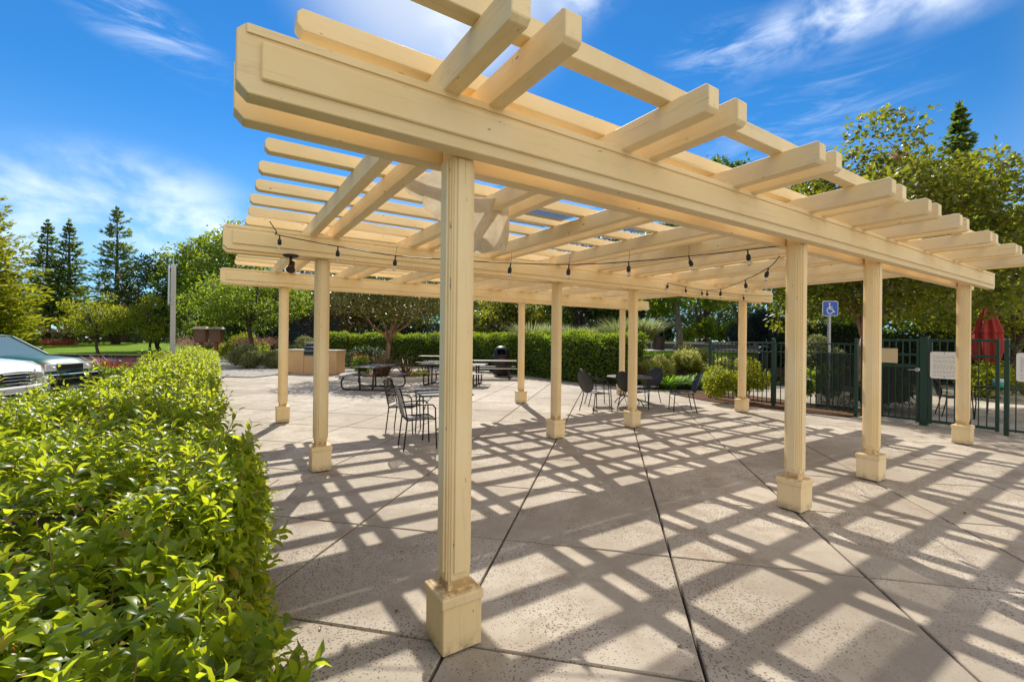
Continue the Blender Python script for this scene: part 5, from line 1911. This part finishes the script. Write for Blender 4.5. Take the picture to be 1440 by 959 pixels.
# ------------------------------------------------------------------ cars
def car(name, label, x, y, head, paint, hood_z, roof_z, length, width, kind):
    """front faces local +X; origin under the middle of the front bumper"""
    root = empty(name, (x, y, -0.04), math.pi / 2 - head, label, 'car', None)
    hw = width / 2
    # stations: x, bottom z, belt z, half width at belt
    st = [(0.00, 0.34, hood_z - 0.30, hw * 0.74), (-0.10, 0.26, hood_z - 0.16, hw * 0.88), (-0.30, 0.24, hood_z - 0.07, hw * 0.96), (-0.75, 0.24, hood_z - 0.02, hw),
          (-1.30, 0.24, hood_z + 0.03, hw), (-3.6, 0.24, hood_z + 0.06, hw), (-length + 0.25, 0.26, hood_z + 0.05, hw * 0.97), (-length, 0.34, hood_z - 0.05, hw * 0.9)]
    vs, fs = [], []
    for sx, zb, zt, w_ in st:
        h = zt - zb
        half = [(w_ * 0.93, zb), (w_ * 1.0, zb + h * 0.25), (w_ * 1.0, zb + h * 0.60), (w_ * 0.965, zb + h * 0.86), (w_ * 0.86, zt), (w_ * 0.45, zt + 0.035)]
        ring = [(sx, -a, z) for a, z in half] + [(sx, 0, zt + 0.045)] + [(sx, a, z) for a, z in half[::-1]]
        vs += ring
    n = 13
    for i in range(len(st) - 1):
        for j in range(n - 1):
            fs.append((i * n + j, i * n + j + 1, (i + 1) * n + j + 1, (i + 1) * n + j))
        fs.append((i * n + n - 1, i * n, (i + 1) * n, (i + 1) * n + n - 1))
    fs.append(tuple(range(n)))
    fs.append(tuple((len(st) - 1) * n + j for j in range(n))[::-1])
    MB().add(vs, fs, True).build('body', paint, root)
    # cabin: glass block with painted roof and pillars
    zb_ = hood_z + 0.03
    ca = [(-1.15, zb_, 0.88), (-1.95, roof_z - 0.08, 0.74), (-2.4, roof_z - 0.03, 0.73), (-length + 0.75, roof_z - 0.05, 0.72), (-length + 0.2, zb_ + 0.05, 0.85)]
    vs = []
    for sx, z, k in ca:
        vs += [(sx, -hw * k, z), (sx, hw * k, z)]
    base = [(-1.15, -hw * .9, zb_ - .05), (-1.15, hw * .9, zb_ - .05), (-length + .2, -hw * .9, zb_ - .05), (-length + .2, hw * .9, zb_ - .05)]
    g = MB()
    g.add(vs, [(0, 1, 3, 2), (2, 3, 5, 4), (4, 5, 7, 6), (6, 7, 9, 8), (0, 2, 4, 6, 8), (9, 7, 5, 3, 1)])
    g.build('windows', M['car_glass'], root)
    rf = MB()
    for a, b, c, d in ((2, 3, 5, 4), (4, 5, 7, 6)):
        q_ = [Vector(vs[k]) + Vector((0, 0, 0.012)) for k in (a, b, c, d)]
        rf.add(q_ + [p + Vector((0, 0, 0.03)) for p in q_], [(4, 5, 6, 7), (0, 3, 2, 1), (0, 1, 5, 4), (1, 2, 6, 5), (2, 3, 7, 6), (3, 0, 4, 7)], True)
    for s in (0, 1):
        rf.bar(Vector(vs[s]) + Vector((0, 0, .005)), Vector(vs[2 + s]) + Vector((0, 0, .012)), 0.06, 0.05)
        rf.bar(Vector(vs[6 + s]), Vector(vs[8 + s]), 0.12, 0.05)
        mx_ = -2.55
        y_ = (-1 if s == 0 else 1) * hw
        rf.bar((mx_, y_ * 0.885, zb_), (mx_ - 0.1, y_ * 0.745, roof_z - 0.05), 0.10, 0.03)
    rf.build('roof', paint, root, None, 0.008, 2)
    for s in (-1, 1):
        for wx in (-0.92, -length + 0.95):
            t = MB()
            prof_o = [(0.20, -0.10), (0.31, -0.115), (0.345, -0.09), (0.355, 0.0), (0.345, 0.09), (0.31, 0.115), (0.20, 0.10)]
            t.lathe([(r_, z) for r_, z in prof_o], n=28)
            wl = t.build('wheel', M['rubber'], root, (wx, s * (hw - 0.12), 0.355))
            wl.rotation_euler = (R(90), 0, 0)
            rm = MB().lathe([(0.215, -0.118), (0.20, -0.122), (0.19, -0.10), (0.06, -0.105), (0.04, -0.125), (0.01, -0.126)], n=28)
            for k in range(5):
                a = 2 * math.pi * k / 5
                for sg in (1,):
                    rm.bar((0.04 * math.cos(a), 0.04 * math.sin(a), -0.119), (0.20 * math.cos(a), 0.20 * math.sin(a), -0.121), 0.05, 0.012, (0, 0, 1))
            rmo = rm.build('rim', M['galv'], wl)
            if s > 0:
                rmo.rotation_euler = (R(180), 0, 0)
            ar = MB()
            pts = [(wx + 0.43 * math.cos(a), 0.355 + 0.43 * math.sin(a)) for a in np.linspace(-0.15, math.pi + 0.15, 18)]
            ar.prism(pts, lambda a, b, d: (a, d, b), s * (hw + 0.004), s * (hw - 0.3))
            ar.build('wheel_arch', M['car_black'], root)
        MB().prism(rrect(0.2, 0.15, 0.05), lambda a, b, d: (-1.55 + a * 0.5, s * (hw + 0.12) + d * 1.0, hood_z + 0.16 + b), -0.09, 0.09).build('mirror', paint if kind == 'suv' else M['car_black'], root, None, 0.02, 2)
        hy = s * hw * 0.70
        if kind == 'suv':
            l = MB().add([(0.012, hy - s * .22, hood_z - .33), (0.0, hy - s * .22, hood_z - .22), (-.22, hy + s * .22, hood_z - .16), (-.30, hy + s * .30, hood_z - .20), (-.17, hy + s * .19, hood_z - .33),
                          (-0.06, hy - s * .22, hood_z - .33), (-0.07, hy - s * .22, hood_z - .22), (-.30, hy + s * .16, hood_z - .16), (-.38, hy + s * .22, hood_z - .20), (-.24, hy + s * .12, hood_z - .33)],
                         [(0, 1, 2, 3, 4), (9, 8, 7, 6, 5), (0, 5, 6, 1), (1, 6, 7, 2), (2, 7, 8, 3), (3, 8, 9, 4), (4, 9, 5, 0)])
            l.build('headlight', M['lens'], root, None, 0.01)
        else:
            MB().box(-0.12, 0.02, hy - 0.19, hy + 0.13, hood_z - 0.36, hood_z - 0.17).build('headlight', M['lens'], root, None, 0.012, 2)
            MB().box(-0.26, 0.005, hy + s * 0.16 - 0.03, hy + s * 0.16 + 0.03, hood_z - 0.34, hood_z - 0.17).build('turn_signal', M['amber'], root, None, 0.012, 2)
    if kind == 'suv':
        gz = hood_z - 0.40
        MB().box(-0.05, 0.018, -hw * 0.42, hw * 0.42, gz - 0.13, gz + 0.13).build('grille_opening', M['car_black'], root, None, 0.02, 2)
        gm = MB()
        for k in range(4):
            gm.box(0.0, 0.034, -hw * 0.40, hw * 0.40, gz - 0.11 + k * 0.065, gz - 0.085 + k * 0.065)
        gm.build('grille', M['chrome'], root, None, 0.005)
        MB().box(-0.12, 0.05, -hw * 0.86, hw * 0.86, 0.30, gz - 0.15).build('bumper', paint, root, None, 0.05, 3)
        MB().box(0.0, 0.056, -hw * 0.5, hw * 0.5, 0.34, 0.44).build('air_intake', M['car_black'], root, None, 0.01)
    else:
        MB().box(-0.04, 0.025, -hw * 0.48, hw * 0.48, hood_z - 0.36, hood_z - 0.18).build('grille', M['car_black'], root, None, 0.01)
        MB().box(-0.16, 0.12, -hw * 0.99, hw * 0.99, 0.46, 0.62).build('bumper', M['chrome'], root, None, 0.03, 3)
        MB().box(-0.5, -0.02, -hw * 1.0, hw * 1.0, 0.30, 0.46).build('lower_trim', M['car_black'], root, None, 0.03, 2)
    return root


car('parked_suv', 'white sport utility car parked nearest the hedge, cut by the left edge', -10.35, 9.55, R(80), M['car_white'], 1.13, 1.72, 4.6, 1.86, 'suv')
car('parked_car', 'dark teal car with chrome bumper parked behind the white one', -12.15, 12.55, R(82), M['car_teal'], 1.06, 1.66, 4.5, 1.74, 'truck')
MB().box(-0.9, 0.9, -0.075, 0.075, 0, 0.13).build('wheel_stop', M['pale_concrete'], None, (-11.35, 12.2, -0.035), 0.03, 2)
tag(bpy.data.objects['wheel_stop'], 'concrete wheel stop in front of the teal car', 'wheel stop')
bpy.data.objects['wheel_stop'].rotation_euler = (0, 0, R(100))

# ------------------------------------------------------------------ far buildings, canopy, fences
hb = empty('house', (-66, 84, 0.4), R(8), 'pale house behind the conifers with a brown roof', 'house')
MB().box(-7, 7, -4, 4, 0, 3.4).build('wall', M['wall_house'], hb)
MB().add([(-7.6, -4.6, 3.4), (7.6, -4.6, 3.4), (7.6, 4.6, 3.4), (-7.6, 4.6, 3.4), (-6.5, 0, 5.4), (6.5, 0, 5.4)], [(0, 1, 5, 4), (2, 3, 4, 5), (1, 2, 5), (3, 0, 4), (3, 2, 1, 0)]).build('roof', M['fence_wood'], hb)
for x in (-4, 0.5, 4.5):
    wd = MB().box(x - 0.8, x + 0.8, -4.06, -4.004, 1.0, 2.4).build('window', M['white_paint'], hb)
    MB().box(x - 0.7, x + 0.7, -4.08, -4.062, 1.1, 2.3).build('pane', M['car_glass'], wd)
bf = empty('board_fence', (-66, 74, 0.35), 0, 'brown board fence between the conifers and the house', 'fence')
fb = MB()
for i in range(56):
    fb.box(-9 + i * 0.32, -9 + i * 0.32 + 0.29, -0.02, 0.02, 0, 1.8 + 0.03 * ((i * 7) % 3))
fb.build('boards', M['fence_wood'], bf)
MB().box(-9, 9, 0.02, 0.09, 0.4, 0.5).box(-9, 9, 0.02, 0.09, 1.4, 1.5).build('rail', M['fence_wood'], bf)
bk = empty('black_fence', (-2.6, 30.0, 0), 0, 'tall black metal fence behind the clipped hedge', 'fence')
pk = MB()
for i in range(180):
    x = -3.0 + i * 0.07
    pk.box(x - 0.012, x + 0.012, -0.012, 0.012, 0.1, 2.7)
pk.build('picket_panel', M['black_iron'], bk)
for z in (0.3, 1.5, 2.6):
    MB().box(-3.0, 9.6, -0.025, 0.025, z - 0.025, z + 0.025).build('rail', M['black_iron'], bk)
for i in range(6):
    MB().box(-3 + i * 2.5 - 0.04, -3 + i * 2.5 + 0.04, -0.04, 0.04, 0, 2.95).build('fence_post', M['black_iron'], bk)
f2 = empty('black_fence', (-13.6, 31.0, 0), R(-28), 'black metal fence behind the barbecue and the spreading tree', 'fence')
pk = MB()
for i in range(70):
    x = -2.5 + i * 0.075
    pk.box(x - 0.014, x + 0.014, -0.012, 0.012, 0.1, 3.0)
pk.build('picket_panel', M['black_iron'], f2)
MB().box(-2.5, 2.8, -0.03, 0.03, 1.9, 1.96).box(-2.5, 2.8, -0.03, 0.03, 2.95, 3.0).build('rail', M['black_iron'], f2)
cn = empty('green_canopy', (-7.1, 40.0, 0), R(3), 'green fabric canopy roof on dark posts beyond the hedge', 'canopy')
MB().add([(-1.9, -1.5, 2.85), (3.0, -1.5, 2.85), (3.0, 1.5, 2.85), (-1.9, 1.5, 2.85), (-1.2, 0, 3.6), (2.3, 0, 3.6)], [(0, 1, 5, 4), (2, 3, 4, 5), (1, 2, 5), (3, 0, 4), (3, 2, 1, 0)]).build('canopy_roof', M['green_canvas'], cn)
for x in (-1.8, 0.6, 2.9):
    for y in (-1.4, 1.4):
        MB().tube([(x, y, 0), (x, y, 2.86)], 0.06, 8).build('post', M['black_iron'], cn)
sh = empty('shed', (0.1, 40.5, 0), R(-6), 'low building with pale striped metal roof beyond the black fence', 'building')
MB().box(-1.9, 1.9, -1.5, 1.5, 0, 2.7).build('wall', M['fence_wood'], sh)
MB().add([(-2.2, -1.9, 2.7), (2.2, -1.9, 2.7), (2.2, 1.9, 4.3), (-2.2, 1.9, 4.3), (-2.2, -1.9, 2.62), (2.2, -1.9, 2.62), (2.2, 1.9, 4.22), (-2.2, 1.9, 4.22)], [(0, 1, 2, 3), (7, 6, 5, 4), (0, 4, 5, 1), (1, 5, 6, 2), (2, 6, 7, 3), (3, 7, 4, 0)]).build('roof', M['roof_tin'], sh)
rb = MB()
for i in range(13):
    x = -2.1 + i * 0.35
    rb.bar((x, -1.9, 2.72), (x, 1.9, 4.32), 0.10, 0.05)
rb.build('roof_ribs', M['roof_gap'], sh)
